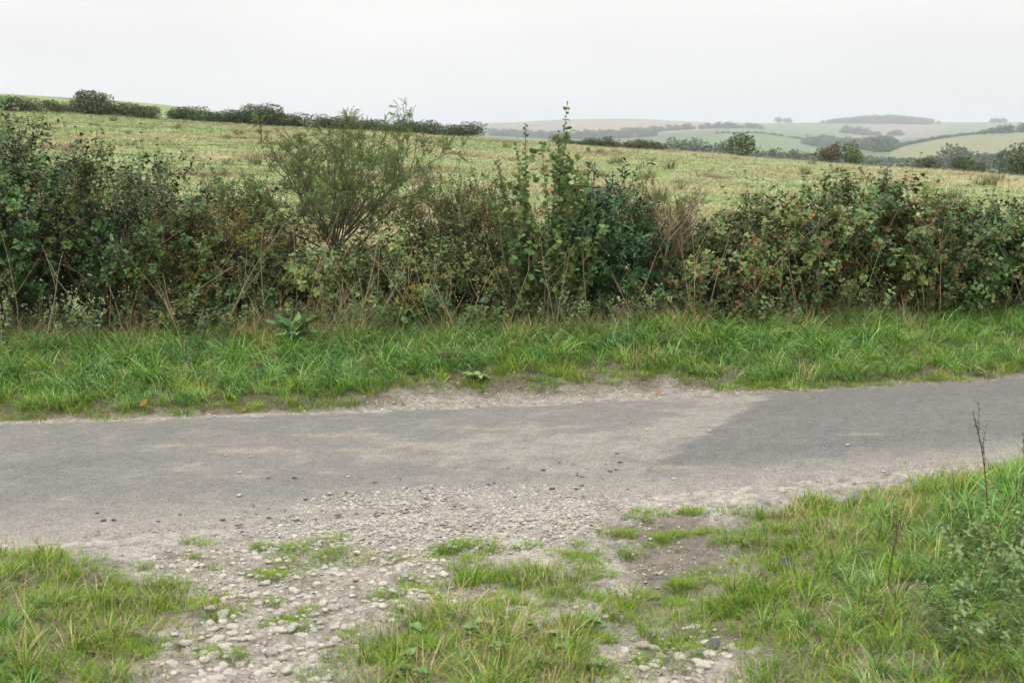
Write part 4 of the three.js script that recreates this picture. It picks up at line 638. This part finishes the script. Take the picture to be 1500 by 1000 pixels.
// along the top of the field
const e = (b) => interp(crest, b);
hedgeRow('field_hedge', 'low dark hedge at the top of the field, ending at a gap', [[-0.43, 95], [-0.36, 96]], 1.2, 0.7, bushCrowns, 801);
hedgeRow('field_hedge', 'dark field hedge with a round bush standing in it', [[-0.35, 97], [-0.275, 99]], 1.25, 0.7, bushCrowns, 802);
tree('field_bush', 'round dark bush standing tallest in the field hedge', 'bush', -0.318, 98.5, 1.85, 2.5, bushCrowns[0]);
hedgeRow('field_hedge', 'long dark field hedge thinning towards the middle of the field', [[-0.26, 101], [-0.2, 103.5], [-0.1, 107], [-0.035, 109]], 1.2, 0.75, bushCrowns, 803);
tree('field_bush', 'dark spreading bush in the long field hedge', 'bush', -0.193, 103, 1.6, 3.0, bushCrowns[1]);
tree('field_bush', 'small round bush at the end of the long field hedge', 'bush', -0.032, 109, 1.3, 2.5, bushCrowns[2]);
hedgeRow('field_hedge', 'low dark hedge on the brow of the field behind the sapling', [[0.03, 112], [0.06, 112.5], [0.117, 111]], 1.0, 0.7, [...bushCrowns, brownCrowns[0]], 804);
const brow = [[0.173, 112, 2.1, 2.7, greenCrowns[0], 'rounded bright green bush standing alone on the brow of the field'], [0.243, 103, 1.7, 2.0, brownCrowns[0], 'brownish bush beside a green one on the brow of the field'], [0.261, 103, 1.9, 1.7, greenCrowns[1], 'upright green bush beside the brownish one on the brow'], [0.345, 92, 1.55, 1.5, bushCrowns[0], 'dark round bush on the brow, beside a smaller one'], [0.357, 90, 1.1, 1.0, bushCrowns[1], 'small dark bush touching the dark round one on the brow'], [0.318, 97, 1.3, 2.0, brownCrowns[1], 'low brown bush on the brow before the dark round one'], [0.392, 78, 1.9, 1.6, treeCrowns[1], 'pale leafy bush at the low end of the brow']];
brow.forEach(([b, d, h, w, c, l]) => tree('field_bush', l, 'bush', b, d, h, w, c));
// the valley
const valley = [[0.132, 420, 8, 12], [0.14, 430, 9, 10], [0.148, 425, 8, 9], [0.157, 440, 8, 10], [0.163, 440, 9, 8], [0.122, 520, 9, 10], [0.19, 430, 7, 9], [0.2, 440, 8, 9], [0.212, 430, 8, 10], [0.225, 420, 7, 9], [0.235, 430, 8, 9], [0.286, 380, 6, 10], [0.296, 375, 6, 9], [0.305, 380, 7, 10], [0.314, 380, 6, 9], [0.322, 400, 7, 9], [0.336, 460, 11, 13], [0.344, 450, 9, 11], [0.352, 440, 8, 10], [0.362, 420, 6, 8], [0.372, 430, 8, 9], [0.381, 300, 11, 8], [0.386, 310, 12, 10], [0.394, 290, 10, 10], [0.402, 300, 12, 11], [0.275, 420, 7, 10], [0.265, 430, 8, 11], [0.255, 440, 8, 10], [0.248, 420, 7, 10], [0.33, 360, 5, 7], [0.34, 350, 5, 8], [0.352, 330, 5, 7], [0.364, 320, 5, 7]];
valley.forEach(([b, d, h, w], k) => tree('valley_tree', 'hazy dark green tree down in the valley beyond the field', 'tree', b, d, h * 0.8, w * 0.75, treeCrowns[k % 4], 'trees in the valley', k));
[[0.366, 930, 9], [0.372, 935, 11], [0.378, 930, 12], [0.388, 930, 13], [0.395, 935, 12], [0.402, 935, 12], [0.36, 930, 7]].forEach(([b, d, h], k) => tree('ridge_tree', 'round dark tree on top of the pale hill spur', 'tree', b, d, h * 0.52, h * 0.7, treeCrowns[k % 4], 'trees along the top of the spur', k));
[[0.203, 2290, 11], [0.211, 2290, 9], [0.2085, 2290, 9]].forEach(([b, d, h], k) => tree('skyline_tree', 'tiny tree standing on the skyline of the far hill', 'tree', b, d, h, h * 1.1, treeCrowns[k % 4], 'trees on the skyline', k));
hedgeRow('hedgerow', 'dark hedgerow climbing the pale hill spur', [[0.285, 760], [0.3, 830], [0.33, 925], [0.36, 950], [0.42, 940]], 2.4, 2.2, treeCrowns, 811, 'hedgerow', 1.5);
hedgeRow('hedgerow', 'hedgerow between the two green fields across the valley', [[0.155, 1230], [0.19, 1240], [0.24, 1190]], 2.4, 2.4, treeCrowns, 812, 'hedgerow', 1.5);
hedgeRow('hedgerow', 'hedgerow along the foot of the green field across the valley', [[0.10, 640], [0.16, 630], [0.25, 660]], 3, 2.4, treeCrowns, 813, 'hedgerow', 1.5);
hedgeRow('hedgerow', 'hedgerow along the foot of the pale hill spur', [[0.275, 620], [0.33, 600], [0.42, 560]], 3, 2.2, treeCrowns, 814, 'hedgerow', 1.5);
hedgeRow('hedgerow', 'hedgerow above the pale field in the valley', [[0.36, 545], [0.43, 545]], 3, 2.2, treeCrowns, 815, 'hedgerow', 1.5);
hedgeRow('tree_belt', 'belt of hazy trees below the brown hillside', [[-0.06, 1480], [0.0, 1470], [0.05, 1330], [0.11, 1330]], 9, 6, treeCrowns, 821, 'wood', 1.4);
hedgeRow('tree_belt', 'belt of trees under the upper brown field', [[0.05, 1380], [0.12, 1560], [0.19, 1600]], 8, 6, treeCrowns, 822, 'wood', 1.4);
hedgeRow('tree_belt', 'dark copse filling the fold between the green field and the spur', [[0.225, 1120], [0.25, 1000], [0.265, 860], [0.285, 760]], 7, 4.5, treeCrowns, 823, 'wood', 1.4);
hedgeRow('tree_belt', 'second rank of the copse in the fold of the hills', [[0.235, 1260], [0.265, 1050], [0.29, 880]], 6.5, 5, treeCrowns, 824, 'wood', 1.4);
hedgeRow('tree_belt', 'line of trees across the middle of the hazy slope', [[0.25, 1640], [0.275, 1560], [0.3, 1540]], 10, 7, treeCrowns, 825, 'wood', 1.4);
for (let k = 0; k < 4; k++) hedgeRow('hilltop_wood', ['flat topped wood crowning the far hill, its front edge', 'flat topped wood crowning the far hill, its middle', 'flat topped wood crowning the far hill, its back', 'flat topped wood crowning the far hill, its last rank'][k], [[0.236 + 0.003 * k, 2180 + 45 * k], [0.285, 2190 + 45 * k], [0.325 - 0.002 * k, 2190 + 45 * k]], 15, 6.5, treeCrowns, 831 + k, 'wood', 1.3, 0.1, true);
hedgeRow('hilltop_wood', 'small wood on the skyline past the flat topped one', [[0.362, 2290], [0.376, 2290]], 9, 6, treeCrowns, 841, 'wood', 1.3);
{ // a white farmhouse low in the valley
  const [x, y, d] = onLand(0.1505, 470), t = thing('farmhouse', 'small white farmhouse among the trees of the valley', 'house', [x, y, -d]), wall = new THREE.BoxGeometry(11, 5, 6); wall.translate(0, 2.5, 0);
  part('wall', wall, new THREE.MeshStandardMaterial({ name: 'white render', color: new THREE.Color().setRGB(0.75, 0.74, 0.7), roughness: 0.9 }), t);
  const s = new THREE.Shape([new THREE.Vector2(-3.4, 0), new THREE.Vector2(3.4, 0), new THREE.Vector2(0, 3)]), rg = new THREE.ExtrudeGeometry(s, { depth: 11.6, bevelEnabled: false }); rg.translate(0, 5.003, -5.8); rg.rotateY(Math.PI / 2);
  part('roof', rg, new THREE.MeshStandardMaterial({ name: 'slate', color: new THREE.Color().setRGB(0.14, 0.14, 0.15), roughness: 0.8 }), t);
  for (const wx of [-3.5, 0, 3.5]) { const wg = new THREE.BoxGeometry(1.1, 1.3, 0.12); wg.translate(wx, 3.4, 3.01); part('window', wg, new THREE.MeshStandardMaterial({ name: 'dark glass', color: new THREE.Color().setRGB(0.04, 0.045, 0.05), roughness: 0.2 }), t); }
}
renderer.render(scene, camera);
